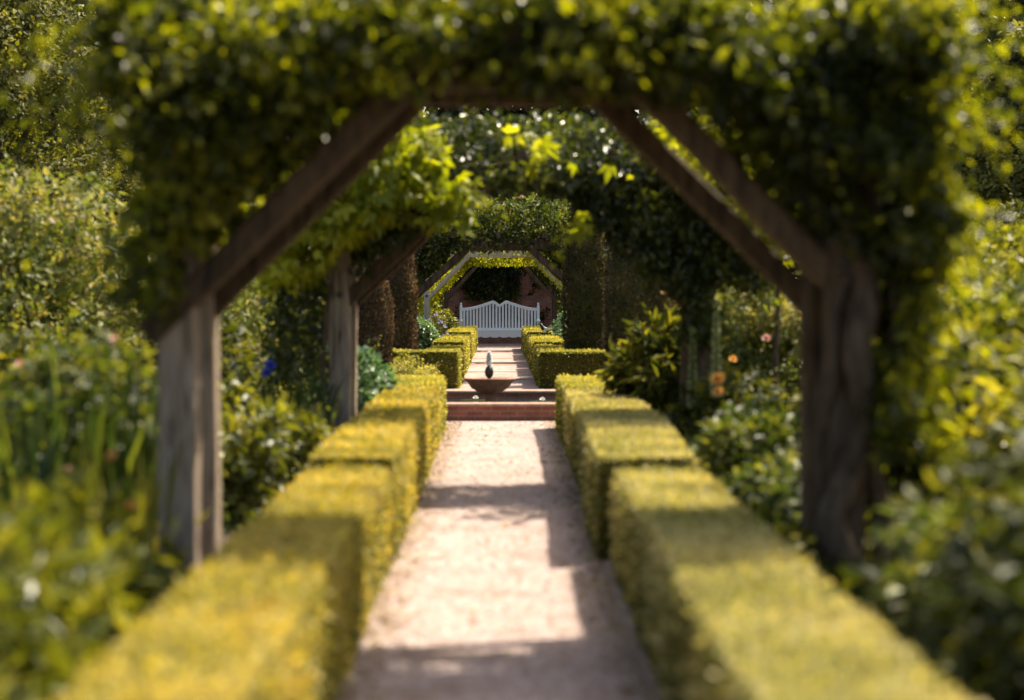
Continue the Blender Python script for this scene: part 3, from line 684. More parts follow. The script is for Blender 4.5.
# ================================================================== PERGOLA
frame_pair('nearest timber pergola arch with double braces and paired posts', (9.6, 10.26), -1.44, 1.55, 2.58, .97, 0, brace=.125, rmat='bark', shift=(.05, .14), foot=True)
frame_pair('second timber pergola arch from the camera, half hidden in dark climber', (17.05, 17.95), -1.27, 1.62, 2.55, .95, 0, brace=.12, rmat='bark')
frame_pair('third timber pergola arch, just behind the pool', (33.7, 34.5), -1.47, 1.42, 2.40, .86, TZ, .15, ('bark', 'bark'), brace=.11)
frame_pair('fourth timber pergola arch, pale and sunlit, halfway to the white bench', (42.4, 43.2), -1.5, 1.5, 2.44, .8, TZ, .10, ('pale_wood', 'pale_wood'), brace=.065)
frame_pair('last timber pergola arch, close in front of the white bench', (51.6, 52.4), -1.34, 1.36, 2.47, .78, TZ, .10, ('wood_b', 'wood_b'), brace=.085)

above = lambda xi, s, run, zb: (lambda Q: Q[:, 2] > (zb - (run - (s * (xi - Q[:, 0]))) + .20))   # above the brace line
GV = 'climbers on the pergola arches'
# arch 1
zb = 2.58
vine('climbing_vine', 'dense climbing vine smothering the top of the nearest arch', [
    (8.0, -1.82, 2.05, 9.05, 10.6, 2.68, 3.2, lambda Q: Q[:, 2] < 2.98 + .16 * (Q[:, 1] - 9) - .03 * Q[:, 0]),
    (.35, -1.75, 2.0, 8.85, 10.3, 2.85, 3.35, lambda Q: nz(Q, 5, 2) > .25),
    (2.4, -1.85, 2.0, 8.8, 9.5, 2.52, 3.05, None),
    (2.8, -1.86, -.62, 9.0, 10.4, 1.7, 2.8, lambda Q: (Q[:, 2] > 1.82 + (Q[:, 0] + 1.44)) & (Q[:, 0] > -1.84 + .26 * (2.8 - Q[:, 2]))),
    (1.6, -1.86, -.8, 8.85, 9.45, 1.6, 2.8, lambda Q: (Q[:, 2] > 1.95 + (Q[:, 0] + 1.44)) & (Q[:, 0] > -1.80 + .26 * (2.8 - Q[:, 2]))),
    (.8, -1.80, -1.50, 8.9, 10.3, 1.5, 2.8, None),
    (2.8, .75, 2.05, 9.0, 10.4, 1.75, 2.8, lambda Q: Q[:, 2] > 1.88 + (1.55 - Q[:, 0])),
    (1.3, 1.0, 2.05, 8.85, 9.45, 1.75, 2.8, lambda Q: Q[:, 2] > 2.06 + (1.55 - Q[:, 0])),
    (3.0, 1.74, 2.12, 8.95, 10.1, .85, 2.9, None),
  ], 31000, .085, 'vine', 'ovate', amp=.30, trails=340, tl=.6,
  stems=[([(1.72, 9.35, -.05), (1.60, 9.42, .6), (1.74, 9.4, 1.2), (1.66, 9.42, 1.9), (1.7, 9.5, 2.7), (.4, 9.6, 2.9)], .075),
         ([(1.84, 9.5, -.05), (1.78, 9.6, .8), (1.86, 9.5, 1.5), (1.74, 9.5, 2.7)], .05),
         ([(1.50, 9.75, -.05), (1.58, 9.62, .5), (1.52, 9.5, 1.1), (1.66, 9.45, 1.7)], .04),
         ([(1.42, 10.35, -.05), (1.72, 10.3, .7), (1.5, 10.1, 1.5), (1.72, 10.2, 2.6)], .045),
         ([(-1.66, 10.2, -.05), (-1.56, 10.42, 1.2), (-1.68, 10.3, 2.7), (-.3, 10.2, 2.9)], .03)],
  gap=.76, gs=2.1, group=GV, base=(1.7, 9.3, 0), flower=('white_petal', 5, .07, 2.8))
# golden leaves between arches 1 and 2
vine('golden_hop', 'golden yellow leaved climber hanging in the second arch at left', [
    (2.0, -1.95, -.45, 16.0, 16.9, 1.75, 3.0, lambda Q: (Q[:, 2] > 1.85 + .8 * (Q[:, 0] + 1.45)) & (Q[:, 2] < 3.0 + .35 * (Q[:, 0] + .9))),
    (.3, -1.4, -.2, 16.0, 16.7, 2.15, 2.6, lambda Q: nz(Q, 4, 3) > .1),
    (.04, -.5, .9, 16.0, 16.6, 2.55, 2.95, lambda Q: nz(Q, 4, 3) > .1)], 1500, .145, 'hop', 'lobed', gap=.65, gs=3.4, amp=.3, group=GV, base=(-1.5, 16.4, 0),
    stems=[([(-1.5, 16.8, -.05), (-1.45, 16.7, 1.5), (-1.3, 16.5, 2.3), (-.7, 16.7, 2.75)], .02)], droop=.8)
vine('golden_hop', 'golden yellow leaved climber glowing between the right braces', [
    (1.2, 1.25, 2.5, 15.9, 16.7, 1.95, 3.0, lambda Q: Q[:, 2] > 1.95 + .8 * (2.2 - Q[:, 0])),
    (.03, .60, .78, 16.2, 16.5, 2.12, 2.36, None)], 620, .13, 'hop', 'lobed', gap=.45, gs=2.6, group=GV, base=(2.3, 16.6, 0),
    stems=[([(2.3, 16.7, -.05), (2.3, 16.6, 1.5), (2.2, 16.5, 2.6), (1.9, 16.6, 2.8)], .02)], droop=.8)
# arch 2
vine('climbing_vine', 'dark leaved climber heaped over the second arch', [
    (5, -1.9, 2.3, 16.6, 18.5, 2.50, 3.18, None),
    (1.6, -2.0, -1.3, 16.8, 18.3, .9, 2.7, lambda Q: (Q[:, 0] < -1.48) | (Q[:, 2] > 2.1)),
    (1.3, -1.5, -.55, 17.1, 18.2, 1.9, 2.6, lambda Q: Q[:, 2] > 1.85 + (Q[:, 0] + 1.27)),
    (2.8, .85, 2.4, 16.8, 18.3, 1.65, 2.7, lambda Q: Q[:, 2] > 1.8 + (1.62 - Q[:, 0])),
    (1.2, .9, 2.3, 16.55, 17.0, 1.7, 2.7, lambda Q: Q[:, 2] > 1.75 + (1.62 - Q[:, 0])), (.25, 1.5, 1.9, 16.7, 17.0, 1.2, 2.0, None), (.9, .5, 1.75, 16.6, 17.0, 1.5, 2.7, lambda Q: np.abs(Q[:, 2] - (1.62 + (1.60 - Q[:, 0]))) < .2), (.35, -1.4, -.4, 16.7, 17.0, 1.7, 2.7, lambda Q: np.abs(Q[:, 2] - (1.78 + (Q[:, 0] + 1.27))) < .13), (.8, -1.4, 1.6, 16.5, 17.0, 2.45, 2.8, None)], 24000, .085, 'vine_dark', 'ovate', gap=.3, gs=1.8, amp=.2, trails=150, group=GV, base=(1.8, 17.4, 0),
    stems=[([(1.85, 17.2, -.05), (1.7, 17.1, 1.2), (1.8, 17.2, 2.5), (0, 17.3, 2.8)], .035)], flower=('white_petal', 4, .07, 2.7))
# arch 3
vine('climbing_rose', 'dark rose foliage heaped over the third arch behind the pool', [
    (5, -1.9, 1.95, 33.3, 35.0, 2.40, 3.30, None),
    (1.6, -1.95, -.6, 33.4, 34.8, 1.3, 2.6, lambda Q: Q[:, 2] > 1.72 + (Q[:, 0] + 1.45)),
    (1.6, .55, 2.1, 33.4, 34.8, 1.3, 2.6, lambda Q: Q[:, 2] > 1.72 + (1.4 - Q[:, 0])),
    (.7, -2.0, -1.6, 33.4, 34.8, .4, 1.9, None), (.7, 1.55, 2.1, 33.4, 34.8, .4, 1.9, None)], 24000, .085, 'rose_leaf', 'ovate', gap=.2, gs=1.8, amp=.2, trails=160, tl=.45, group=GV, base=(-1.6, 34, TZ),
    stems=[([(-1.62, 33.5, TZ - .05), (-1.6, 33.5, 1.6), (-1.3, 33.6, 2.6), (1, 33.9, 2.7)], .03)], flower=('pink', 26, .10, 2.9))
# arch 4/5 lighter climbers
vine('climbing_rose', 'sparse yellow green rose twined on the pale fourth arch', [
    (2, -1.8, 1.8, 42.2, 43.4, 2.46, 2.80, None),
    (2.2, .55, 1.9, 42.2, 43.3, 1.3, 2.6, lambda Q: np.abs(Q[:, 2] - (2.62 - (Q[:, 0] - .7))) < .24),
    (1.2, -1.9, -.7, 42.4, 43.3, 1.3, 2.6, lambda Q: Q[:, 2] > 1.85 + (Q[:, 0] + 1.45)), (.9, -1.6, -.5, 43.2, 43.6, 1.3, 2.6, lambda Q: np.abs(Q[:, 2] - (1.62 + (Q[:, 0] + 1.5))) < .2), (.6, -.8, .8, 43.1, 43.6, 2.28, 2.5, None),
    (1.0, 1.5, 2.0, 42.2, 43.4, .4, 1.8, None), (.8, -2.0, -1.62, 42.2, 43.4, .4, 1.8, None)], 12000, .07, 'hop', 'ovate', gap=.3, gs=2.4, trails=90, tl=.3, group=GV, base=(1.7, 42.8, TZ),
    stems=[([(1.66, 42.5, TZ - .05), (1.62, 42.5, 1.6), (.8, 42.6, 2.6)], .02)], flower=('pink', 12, .09))
vine('climbing_rose', 'dark rose foliage on the last arch before the bench', [
    (2, -1.7, 1.7, 51.4, 52.7, 2.50, 2.95, None),
    (1.2, .6, 1.8, 51.4, 52.6, 1.5, 2.6, lambda Q: Q[:, 2] > 1.85 + (1.36 - Q[:, 0])),
    (1.2, -1.8, -.6, 51.4, 52.6, 1.5, 2.6, lambda Q: Q[:, 2] > 1.85 + (Q[:, 0] + 1.36)),
    (.9, 1.45, 1.95, 51.4, 52.6, .3, 1.8, None), (.9, -1.95, -1.45, 51.4, 52.6, .3, 1.8, None)], 9000, .09, 'rose_leaf', 'ovate', gap=.2, gs=2.4, group=GV, base=(-1.5, 52, TZ),
    flower=('pink', 10, .09))

# ================================================================== BENCH
def bench(x, y, g):
    root = thing('garden_bench', 'white painted garden bench with wavy slatted high back at the far end of the path', 'bench', (x, y, g))
    W = 1.06; yb_ = y + .28
    def top(u):            # u -1..1, height of the top rail centre
        a = abs(u)
        t = min(1, (1 - a) / .80); t = t ** 1.7 * (1.25 - .25 * t)
        return g + 1.02 + .21 * t - (.11 * max(0, 1 - a / .15) ** 1.0)
    us = np.linspace(-1, 1, 61)
    mb = MB(); C = np.array([(x + u * W, yb_, top(u)) for u in us])
    sec = [(-.025, -.04), (.025, -.04), (.025, .035), (0, .045), (-.025, .035)]
    P = np.array([[(c[0], c[1] + a, c[2] + b) for c in C] for a, b in sec]); grid_surface(mb, P, 0, False, True)
    mb.obj('top_rail', ['white'], root)
    mb = MB(); n = 23
    for i in range(n):
        u = -1 + 2 * (i + .5) / n
        t = top(u) - .02; xx = x + u * W; boxm(mb, xx - .027, xx + .027, yb_ - .012, yb_ + .012, g + .42, t)
    boxm(mb, x - W, x + W, yb_ - .022, yb_ + .022, g + .42, g + .50)
    mb.obj('backrest', ['white'], root)
    for s in (-1, 1):
        mb = MB(); xx = x + s * (W + .045); boxm(mb, xx - .04, xx + .04, yb_ - .04, yb_ + .04, g, g + 1.13, 0, .006)
        lathe(mb, (xx, yb_, g + 1.13), [(.035, 0), (.02, .015), (.033, .045), (.03, .07), (0, .09)], 12); mb.obj('leg', ['white'], root)
        mb = MB(); boxm(mb, xx - .037, xx + .037, y - .30, y - .225, g, g + .66, 0, .006); mb.obj('leg', ['white'], root)
        mb = MB(); ar = [(y - .34, .69), (y - .30, .705), (y - .1, .685), (y + .12, .70), (yb_ - .042, .72)]
        P = np.array([[(xx + a, yy, g + zz + b) for yy, zz in ar] for a, b in ((-.05, -.022), (.05, -.022), (.05, .018), (0, .026), (-.05, .018))])
        grid_surface(mb, P, 0, False, True); mb.add(P[:, 0], [list(range(5))], 0); mb.obj('arm', ['white'], root)
        mb = MB(); boxm(mb, xx - .02, xx + .02, y - .22, yb_ - .043, g + .34, g + .41); boxm(mb, xx - .018, xx + .018, y - .22, yb_ - .043, g + .12, g + .17); mb.obj('side_rail', ['white'], root)
    mb = MB()
    for k in range(7):
        yy = y - .27 + k * .077; boxm(mb, x - W, x + W, yy, yy + .062, g + .395 - .004 * k, g + .42 - .004 * k, 0, .004)
    mb.obj('seat', ['white'], root)
    mb = MB(); xs = np.linspace(-W, W, 97); sc = [g + .26 - .035 * abs(math.sin(v * PI / (2 * W) * 8)) ** .7 - .0 for v in xs]
    P = np.array([[(x + v, y - .262, z) for v, z in zip(xs, sc)], [(x + v, y - .262, g + .393) for v in xs], [(x + v, y - .237, g + .393) for v in xs], [(x + v, y - .237, z) for v, z in zip(xs, sc)]])
    grid_surface(mb, P, 0, False, True); mb.obj('apron', ['white'], root)
    return root
bench(-.01, 57.0, TZ)

# wall behind
root = thing('garden_wall', 'old red brick garden wall behind the white bench', 'wall', (0, 59.6, TZ))
mb = MB(); boxm(mb, -16, 16, 59.5, 59.85, TZ - .2, 2.75); mb.obj('wall', ['brick'], root)
mb = MB(); boxm(mb, -16.02, 16.02, 59.42, 59.93, 2.755, 2.83, 0, .01); mb.obj('coping', ['coping'], root)
vine('wall_creeper', 'dark creeper covering the brick wall above the white bench', [
    (1.6, -1.0, .6, 58.9, 59.5, 1.5, 3.2, None), (3, -7, 7, 58.9, 59.6, 2.25, 3.3, None), (1.8, -7, -2.2, 58.9, 59.5, .3, 2.4, None), (1.8, 2.3, 7, 58.9, 59.5, .3, 2.4, None),
    (.5, -1.5, 1.6, 59.1, 59.5, .9, 2.5, lambda Q: nz(Q, 3, 9) > .25)], 20000, .10, 'mid', 'ovate', gap=.15, gs=1.6, base=(-3, 59.3, TZ))

# bird on the hedge
def bird(p):
    root = thing('bird', 'small black and white bird perched on the right far hedge', 'bird', p)
    x, y, z = p
    mb = MB()   # body + head as one lofted skin, facing left
    pts = [(.15, .105), (.11, .10), (.05, .085), (0, .09), (-.05, .12), (-.075, .165), (-.095, .20), (-.12, .205), (-.135, .20)]
    rad = [.008, .022, .042, .052, .048, .032, .031, .018, .004]
    tube(mb, [(x + a, y, z + b + .02) for a, b in pts], rad, 12); mb.obj('body', ['black_feather'], root)
    mb = MB(); lathe(mb, (x - .02, y - .02, z + .075), [(0, -.03), (.028, -.022), (.042, 0), (.03, .03), (0, .04)], 12); mb.obj('belly', ['white_feather'], root)
    for s in (-1, 1):
        mb = MB(); c = np.array([[(x - .03, y + s * .045, z + .15), (x + .03, y + s * .055, z + .145), (x + .10, y + s * .045, z + .135), (x + .16, y + s * .02, z + .125)],
                                 [(x - .02, y + s * .052, z + .10), (x + .03, y + s * .056, z + .09), (x + .09, y + s * .04, z + .10), (x + .16, y + s * .018, z + .12)]])
        grid_surface(mb, c); mb.obj('wing', ['white_feather' if s < 0 else 'black_feather'], root)
        mb = MB(); tube(mb, [(x - .01, y + s * .02, z + .07), (x - .005, y + s * .022, z - .005), (x - .035, y + s * .024, z - .004)], .004, 6); mb.obj('leg', ['bronze'], root)
    mb = MB(); boxm(mb, x + .13, x + .27, y - .014, y + .014, z + .112, z + .122); mb.obj('tail', ['black_feather'], root)
    mb = MB(); lathe(mb, (0, 0, 0), [(.010, 0), (.007, .015), (0, .035)], 8); o = mb.obj('beak', ['bronze'], root, (0, 0, 0)); o.matrix_parent_inverse.identity()
    o.location = (-.135 , 0, .22); o.rotation_euler = (0, -PI / 2, 0)
bird((.93, 41.0, TZ + .60))

# ================================================================== TOPIARY
GY = 'clipped yew columns around the pool'
column('yew_column', 'broad dark yew column right of the pool, nearest the path hedge', 1.96, 28.1, .16, 3.4, .44, .35, GY)
column('yew_column', 'slimmer dark yew column just behind the right cross hedge', 1.36, 31.7, TZ, 3.5, .31, .35, GY)
column('yew_column', 'yew column left of the far path, sunlit tint in its leaf colour', -1.60, 31.3, TZ, 2.9, .26, .6, GY, lm='yew_sunlit')
column('yew_column', 'yew column left of the pool, half hidden by the second arch post', -1.86, 28.6, .18, 2.3, .27, .6, GY, lm='yew_sunlit')
column('yew_column', 'yew column seen beyond the roses on the right', 3.75, 30.5, TZ, 2.3, .55, .35, GY)
column('yew_column', 'stout yew column at the far left beyond the shrubs', -4.1, 31.5, TZ, 2.6, .5, .4, GY)

# ================================================================== SHRUBS AND FLOWERS, LEFT
GS = 'shrubs in the borders'
shrub('flowering_shrub', 'large pale pink tinged shrub filling the left border', 'shrub', (-4.9, 21.0, 1.3), (1.7, 1.5, 1.5), 'pinkish', 15000, .10, 'ovate', 110, .34, group=GS, z0=0)
shrub('flowering_shrub', 'pink tinged shrub just right of the large left one, behind the iris leaves', 'shrub', (-3.45, 23.5, 1.0), (1.1, 1.2, 1.25), 'pinkish', 10000, .09, 'ovate', 80, .28, group=GS, z0=0, flower=('pink', 10, .08))
shrub('round_shrub', 'dark green shrub under the golden conifer at far left', 'shrub', (-6.9, 27, 1.3), (1.7, 1.4, 1.6), 'mid', 9000, .12, 'ovate', 90, .4, group=GS, z0=0)
shrub('flowering_shrub', 'pink tipped shrub seen between the left posts of the first two arches', 'shrub', (-2.55, 22.0, .75), (.75, .9, .95), 'pinkish', 7000, .075, 'ovate', 60, .22, group=GS, z0=0, flower=('pink', 8, .06))
shrub('lime_shrub', 'bright lime leafy mound right behind the nearest left post', 'shrub', (-1.98, 14.6, .38), (.52, .9, .48), 'lime', 4200, .10, 'ovate', 50, .2, group=GS, z0=0)
straps('iris_clump', 'tall iris leaves with a blue flower between the left posts', 'flower', (-1.85, 16.6), .42, 150, 1.05, .018, 'strap', flower=('blue', [(-1.88, 16.3, 1.03), (-1.93, 16.5, .96)], .11))
straps('iris_clump', 'dark strap leaved clump left of the nearest left post', 'flower', (-2.25, 10.4), .5, 120, 1.35, .022, 'strap')
straps('iris_clump', 'broad strap leaved clump by the left frame edge', 'flower', (-2.25, 8.3), .42, 80, 1.15, .026, 'strap')
straps('iris_clump', 'tall strap leaves behind the left border front', 'flower', (-2.85, 12.2), .6, 60, 1.15, .022, 'strap')
straps('iris_clump', 'strap leaves close beside the foot of the nearest left post', 'flower', (-1.80, 9.6), .2, 60, .95, .02, 'lime', flower=('orange', [(-1.78, 9.2, .86), (-1.72, 9.3, .62)], .07))
shrub('rose_bush', 'loose leafy rose with pale pink blooms left of the nearest left post', 'rose bush', (-2.35, 11.2, .62), (.55, .8, .62), 'rose_leaf', 5200, .09, 'ovate', 60, .2, group=GS, z0=0, flower=('pink', 7, .07))
shrub('leafy_perennial', 'broad leaved lime perennial in the bottom left corner', 'flower', (-1.72, 6.2, .35), (.48, .9, .42), 'lime', 1250, .17, 'lance', 50, .2, group=GS, z0=0, stems=4, droop=.1)
shrub('leafy_perennial', 'yellow green perennial behind the bottom left plant', 'flower', (-1.86, 7.5, .34), (.42, .6, .42), 'lime', 1250, .14, 'lance', 50, .18, group=GS, z0=0, stems=4, droop=.0)
shrub('leafy_perennial', 'dark leafy perennial beside the left hedge before the post', 'flower', (-1.55, 8.35, .2), (.26, .7, .26), 'mid', 2000, .09, 'ovate', 40, .12, group=GS, z0=0, stems=3, flower=('pink', 3, .06))
shrub('leafy_perennial', 'blue green leafy plant beside the second left post', 'flower', (-1.50, 20.4, .55), (.28, .5, .5), 'blue_green', 2200, .10, 'ovate', 34, .14, group=GS, z0=0, stems=4, flower=('white_petal', 2, .08))
shrub('low_shrub', 'golden low mound in front of the left cross hedge', 'shrub', (-1.35, 28.9, .42), (.40, .5, .26), 'box_far', 4500, .035, 'dot', 40, .12, group=GS, z0=.15, stems=3)
shrub('leafy_perennial', 'green leafy mounds along the left bed beside the pool', 'flower', (-2.4, 25.6, .4), (.8, 1.2, .5), 'mid', 5000, .09, 'ovate', 60, .2, group=GS, z0=0, stems=4)
shrub('leafy_perennial', 'blue green plant left of the far hedge before the purple flowers', 'flower', (-1.48, 36.5, .72), (.26, .8, .5), 'blue_green', 3000, .09, 'ovate', 40, .14, group=GS, z0=TZ, stems=4)
shrub('catmint', 'pale purple flowers left of the far hedge', 'flower', (-1.42, 41.5, .75), (.24, 1.2, .40), 'mid', 2600, .07, 'lance', 40, .12, group=GS, z0=TZ, stems=4, flower=('purple', 42, .08, .7))
shrub('lime_shrub', 'small lime shrub left of the white bench end of the far hedge', 'shrub', (-1.50, 47.5, .85), (.36, .9, .55), 'lime', 3000, .08, 'ovate', 40, .14, group=GS, z0=TZ, stems=4)
shrub('round_shrub', 'green shrub filling the left terrace bed', 'shrub', (-3.1, 39, .9), (1.0, 2.4, .95), 'mid', 8000, .10, 'ovate', 80, .3, group=GS, z0=TZ)
shrub('round_shrub', 'green shrub in the left terrace bed near the wall', 'shrub', (-3.4, 50, 1.1), (1.3, 3, 1.1), 'rose_leaf', 8000, .12, 'ovate', 80, .35, group=GS, z0=TZ)
# RIGHT
shrub('peony', 'lush pointed leaved peony left of the tall pale spikes on the right', 'flower', (1.62, 20.0, .66), (.30, .50, .60), 'mid', 1900, .21, 'lance', 46, .2, group=GS, z0=0, stems=6, droop=.15, fl_at=[((1.62, 19.6, 1.64), .09, 'orange')])
shrub('rose_bush', 'sunlit lime rose bush between the right posts with orange blooms', 'rose bush', (2.62, 19.9, .86), (.74, .8, .90), 'pinkish', 9000, .085, 'ovate', 80, .22, group=GS, z0=0,
      fl_at=[((2.5, 18.75, 1.2), .10, 'pink'), ((2.2, 18.9, 1.0), .09, 'orange')])
shrub('leafy_perennial', 'mid green rose with a peach orange bloom above the right hedge', 'rose bush', (1.95, 16.6, .42), (.42, 1.0, .46), 'mid', 5200, .10, 'ovate', 60, .18, group=GS, z0=0, stems=5,
      fl_at=[((1.705, 15.55, .945), .14, 'orange'), ((1.70, 15.5, .85), .11, 'orange')])
shrub('leafy_perennial', 'green leafy mass beside the right hedge before the near right post', 'flower', (1.72, 13.2, .32), (.36, 1.5, .40), 'rose_leaf', 4600, .09, 'ovate', 60, .17, group=GS, z0=0, stems=5)
shrub('leafy_perennial', 'bushy border plant to the right of the near right post', 'flower', (2.75, 13.2, .6), (.6, 1.2, .7), 'mid', 5200, .11, 'ovate', 60, .22, group=GS, z0=0, stems=5)
for i, (x, y, h) in enumerate(((1.60, 16.6, 1.36), (1.72, 15.9, 1.58))):
    spike('flower_spike_plant', ['slightly shorter pale flower spike just left of the tallest one', 'tallest pale flower spike beside the rose bush', 'shortest pale flower spike, rising close behind the right hedge'][i], (x, y, 0), h, 'mid', 'pale_floret', 'pale flower spikes on the right', r=.02)
shrub('large_shrub', 'big shrub with sunlit top leaning in at the bottom right corner', 'shrub', (2.12, 6.9, .42), (.72, 1.2, .62), 'mid', 5200, .105, 'ovate', 80, .22, group=GS, z0=0, stems=7, bottom=-.9)
shrub('large_shrub', 'yellow green shrub at right frame edge above the dark bottom shrub', 'shrub', (3.25, 10.6, .75), (.68, 1.0, .62), 'lime', 5200, .10, 'ovate', 80, .22, group=GS, z0=0, stems=7, flower=('orange', 3, .06))
shrub('flowering_shrub', 'pink and yellow tipped shrub catching sun beside the near right hedge', 'shrub', (2.02, 7.9, .42), (.38, .7, .28), 'pinkish', 3200, .09, 'ovate', 50, .16, group=GS, z0=0, stems=5)
shrub('low_shrub', 'low dark plants at the foot of the near right post', 'flower', (1.62, 9.9, .16), (.3, 1.0, .24), 'mid', 2400, .08, 'ovate', 40, .12, group=GS, z0=0, stems=3, fl_at=[((1.52, 9.5, .47), .06, 'orange')])
shrub('lime_shrub', 'sunlit lime shrub beyond the vine at the right edge', 'shrub', (4.5, 18.3, 1.0), (1.2, 1.3, 1.05), 'lime', 10000, .11, 'ovate', 90, .3, group=GS, z0=0)
shrub('round_shrub', 'rounded dark green shrub at the right edge under the golden conifer', 'shrub', (6.9, 27.5, 1.3), (1.35, 1.4, 1.35), 'mid', 9000, .11, 'ovate', 90, .32, group=GS, z0=0)
shrub('round_shrub', 'dark green shrub right of the tall yew behind roses', 'shrub', (3.5, 25.2, .8), (.9, 1.2, .9), 'rose_leaf', 8000, .10, 'ovate', 80, .26, group=GS, z0=0)
shrub('round_shrub', 'dense green shrub further right behind the lime shrub', 'shrub', (5.6, 23.0, 1.1), (1.3, 1.3, 1.15), 'mid', 9000, .12, 'ovate', 90, .32, group=GS, z0=0)
straps('iris_clump', 'pale iris leaves right of the far hedge near the bird', 'flower', (1.45, 39.5), .24, 80, .62, .02, 'blue_green', z0=TZ)
shrub('leafy_perennial', 'green plants right of the far hedge before the bench', 'flower', (1.55, 46, .65), (.3, 2.5, .45), 'blue_green', 3500, .08, 'ovate', 50, .14, group=GS, z0=TZ, stems=4)
shrub('round_shrub', 'green shrub filling the right terrace bed', 'shrub', (3.1, 39, .9), (1.0, 2.4, .95), 'mid', 8000, .10, 'ovate', 80, .3, group=GS, z0=TZ)
shrub('round_shrub', 'green shrub in the right terrace bed near the wall', 'shrub', (3.4, 50, 1.1), (1.3, 3, 1.1), 'rose_leaf', 8000, .12, 'ovate', 80, .35, group=GS, z0=TZ)
# second rank in the side borders
for i, (x, y, rx, rz, lm, lab) in enumerate((
    (-3.9, 14.5, .8, .62, 'mid', 'leafy border shrub behind the strap leaves on the left'),
    (-4.4, 17.8, .7, .62, 'lime', 'yellow green border shrub in front of the large pink tinged one'),
    (-3.3, 9.0, .6, .75, 'mid', 'border shrub just outside the left frame edge'),
    (3.7, 15.3, .8, .85, 'rose_leaf', 'border shrub behind the yellow green one on the right'),
    (3.9, 11.8, .8, .9, 'mid', 'border shrub just outside the right frame edge'),
    (-2.9, 18.6, .6, .7, 'mid', 'small dark shrub between iris clump and pink tinged shrubs'))):
    shrub('border_shrub', lab, 'shrub', (x, y, rz * .8), (rx, rx * 1.2, rz), lm, 5200, .11, 'ovate', 60, .26, group=GS, z0=0)

# ground cover and litter
def cover():
    n = 30000
    P = np.stack([RNG.uniform(1.3, 7, n) * np.where(RNG.random(n) < .5, -1, 1), RNG.uniform(3, 32, n), np.zeros(n)], -1)
    P = P[nz(P, 1.2, 5) > -.25]; n = len(P); s = np.clip((P[:, 1] - 26) / 3, 0, 1)
    P[:, 2] = TZ * s * s * (3 - 2 * s) + RNG.random(n) * .12
    mb = MB(); D = rdir(n); D[:, 2] = np.abs(D[:, 2]) * .6; leaves(mb, P, D, rdir(n) * .5 + np.array([0, 0, 1.]), .07 * (.6 + .8 * RNG.random(n)), 'ovate')
    tag(mb.obj('ground_cover', ['cover']), 'low leafy ground cover under the border plants', 'ground cover', kind='stuff')
    n = 9000; e = RNG.random(n); side = np.where(RNG.random(n) < .5, -1, 1); d = np.abs(RNG.normal(size=n)) * .10
    y = RNG.uniform(4, 25.6, n); x = np.where(side < 0, -.66 + d, .62 + np.clip((y - 12) / 12, 0, 1) * .08 - d)
    m = RNG.random(n) < .12; x[m] = RNG.uniform(-.6, .6, m.sum())
    P = np.stack([x, y, .008 + RNG.random(n) * .006], -1); D = rdir(n); D[:, 2] *= .1
    mb = MB(); leaves(mb, P, D, rdir(n) * .25 + np.array([0, 0, 1.]), .018 + .035 * e ** 3, 'dot')
    k = 260; P = np.stack([RNG.normal(size=k) * .38, RNG.uniform(6, 25.5, k), .012 + RNG.random(k) * .01], -1); P = P[np.abs(P[:, 0]) < .66]; D = rdir(len(P)); D[:, 2] *= .15
    leaves(mb, P, D, rdir(len(P)) * .3 + np.array([0, 0, 1.]), .03 + .03 * RNG.random(len(P)), 'ovate')
    tag(mb.obj('leaf_litter', ['litter']), 'dry clippings and petals strewn along the path edges', 'leaf litter', kind='stuff')
cover()

# ================================================================== TREES
GT = 'trees beyond the borders'
tree('golden_conifer', 'broad golden conifer at the upper left edge', -8.5, 34, 0, 7.6, 3.5, 'gold_tree', 60000, .11, 'ovate', 'cone', GT, 300, .38)
tree('golden_conifer', 'golden conifer at the upper right edge', 9.0, 33, 0, 6.0, 2.7, 'gold_tree', 56000, .11, 'ovate', 'cone', GT, 240, .4)
tree('golden_conifer', 'olive conifer low between the left border and the pergola', -5.6, 37, TZ, 4.6, 1.9, 'gold_tree', 14000, .12, 'ovate', 'cone', GT, 140, .35)
dk = [(-13.5, 47, 12, 4.2), (-8.0, 64, 15, 5.2), (-2.8, 65.5, 15, 5.0), (2.8, 64.5, 15.5, 5.2), (8.2, 66, 16, 5.4), (14, 60, 15, 5.4), (-15.5, 62, 14, 5), (13.4, 45, 11.5, 3.8), (20.5, 52, 13, 5), (-21.5, 53, 13, 5), (22, 67, 14, 5.2), (-23, 69, 14, 5.2),
      (-18, 34, 9, 3.8), (18.5, 35, 9, 3.8), (6.8, 55, 6.5, 2.8), (-6.8, 54, 6.5, 2.8)]
lab = ['dark tree at the top left corner behind the golden conifer', 'dark tree behind the wall, left of centre', 'dark tree behind the wall just left of the bench line', 'dark tree behind the wall just right of the bench line',
       'dark tree behind the wall, right of centre', 'dark tree beyond the wall at far right', 'dark tree beyond the wall at far left', 'dark tree at the top right corner behind the golden conifer',
       'outermost dark tree on the right at middle distance', 'outermost dark tree on the left at middle distance', 'most distant dark tree at the right', 'most distant dark tree at the left',
       'smaller dark tree far out in the left garden', 'smaller dark tree far out in the right garden', 'small green tree in front of the wall on the right', 'small green tree in front of the wall on the left']
dk += [(-13.5, 4, 11, 4.4), (14, 3, 10, 4.2), (-14, 19, 10, 4.2), (15, 19, 9, 4)]  # out-of-view side trees, added to cut the sky fill
lab += ['unseen tree added to block sky light, left of the nearest hedge',
        'unseen tree added to block sky light, right of the nearest hedge', 'unseen tree added to block sky light, left of the second arch', 'unseen tree added to block sky light, right of the second arch']
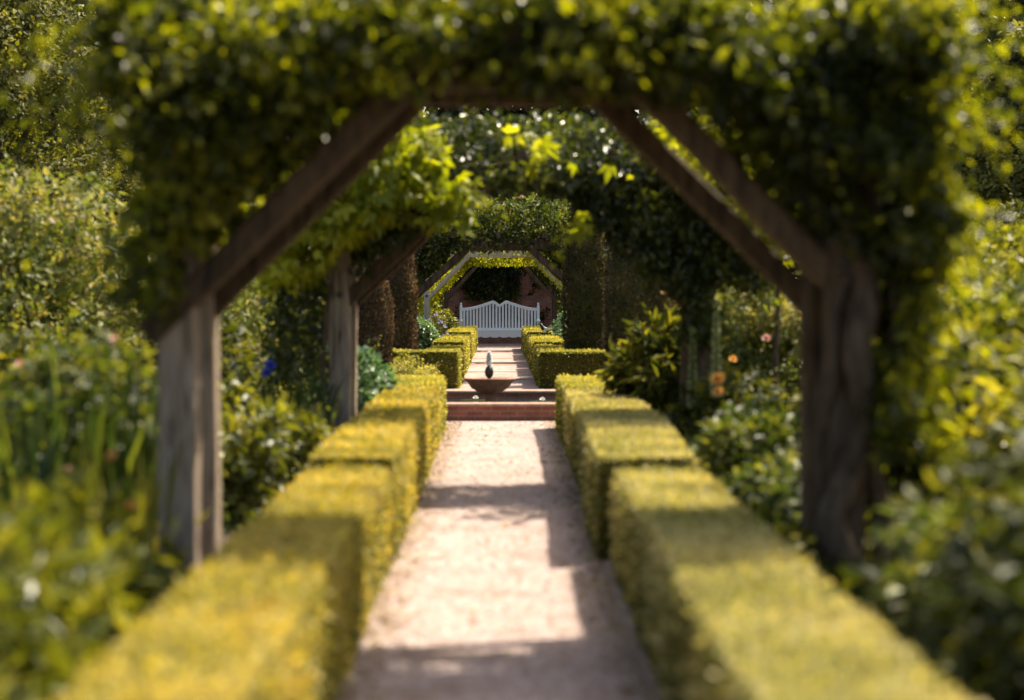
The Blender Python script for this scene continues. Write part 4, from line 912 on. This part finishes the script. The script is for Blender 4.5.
for (x, y, H, R), l in zip(dk, lab):
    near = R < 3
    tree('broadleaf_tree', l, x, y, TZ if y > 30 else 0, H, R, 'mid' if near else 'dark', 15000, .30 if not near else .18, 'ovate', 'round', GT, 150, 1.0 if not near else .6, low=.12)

# ================================================================== LIGHT, CAMERA
sv = Vector((.50, .54, 1.0)).normalized()
sun = bpy.data.lights.new('sun', 'SUN'); sun.energy = 4.8; sun.angle = math.radians(.53); sun.color = (1, .965, .90)
so = bpy.data.objects.new('sun', sun); COL.objects.link(so); so.rotation_euler = (-sv).to_track_quat('-Z', 'Y').to_euler(); so.location = (20, 22, 40)
w = bpy.data.worlds.new('World'); S.world = w; w.use_nodes = True
nt = w.node_tree; bg = nt.nodes['Background']; sky = nt.nodes.new('ShaderNodeTexSky'); sky.sky_type = 'NISHITA'; sky.sun_disc = False
sky.sun_elevation = math.asin(sv.z); sky.sun_rotation = math.atan2(sv.x, sv.y); sky.air_density = 1.0; sky.dust_density = 3.5; sky.ozone_density = .8
nt.links.new(sky.outputs[0], bg.inputs['Color']); bg.inputs['Strength'].default_value = .14

cam = bpy.data.cameras.new('camera'); co = bpy.data.objects.new('camera', cam); COL.objects.link(co); S.camera = co
co.location = (0, 0, 1.6)
cam.sensor_width = 36; cam.lens = 36 * 2000 / 1024; cam.clip_end = 1000; cam.clip_start = .05
pitch = math.atan(53 / 2000); yaw = math.atan(12 / 2000)
co.rotation_euler = (PI / 2 - pitch, 0, -yaw)
cam.dof.use_dof = True; cam.dof.focus_distance = 46; cam.dof.aperture_fstop = 1.15; cam.dof.aperture_blades = 0

S.render.engine = 'CYCLES'
S.cycles.use_denoising = True
S.cycles.max_bounces = 6; S.cycles.diffuse_bounces = 3; S.cycles.transmission_bounces = 4; S.cycles.transparent_max_bounces = 4
S.view_settings.view_transform = 'Standard'; S.view_settings.look = 'None'; S.view_settings.exposure = 1.08; S.view_settings.gamma = 1
S.view_settings.use_curve_mapping = False
S.view_settings.use_white_balance = True; S.view_settings.white_balance_temperature = 7900; S.view_settings.white_balance_tint = 6
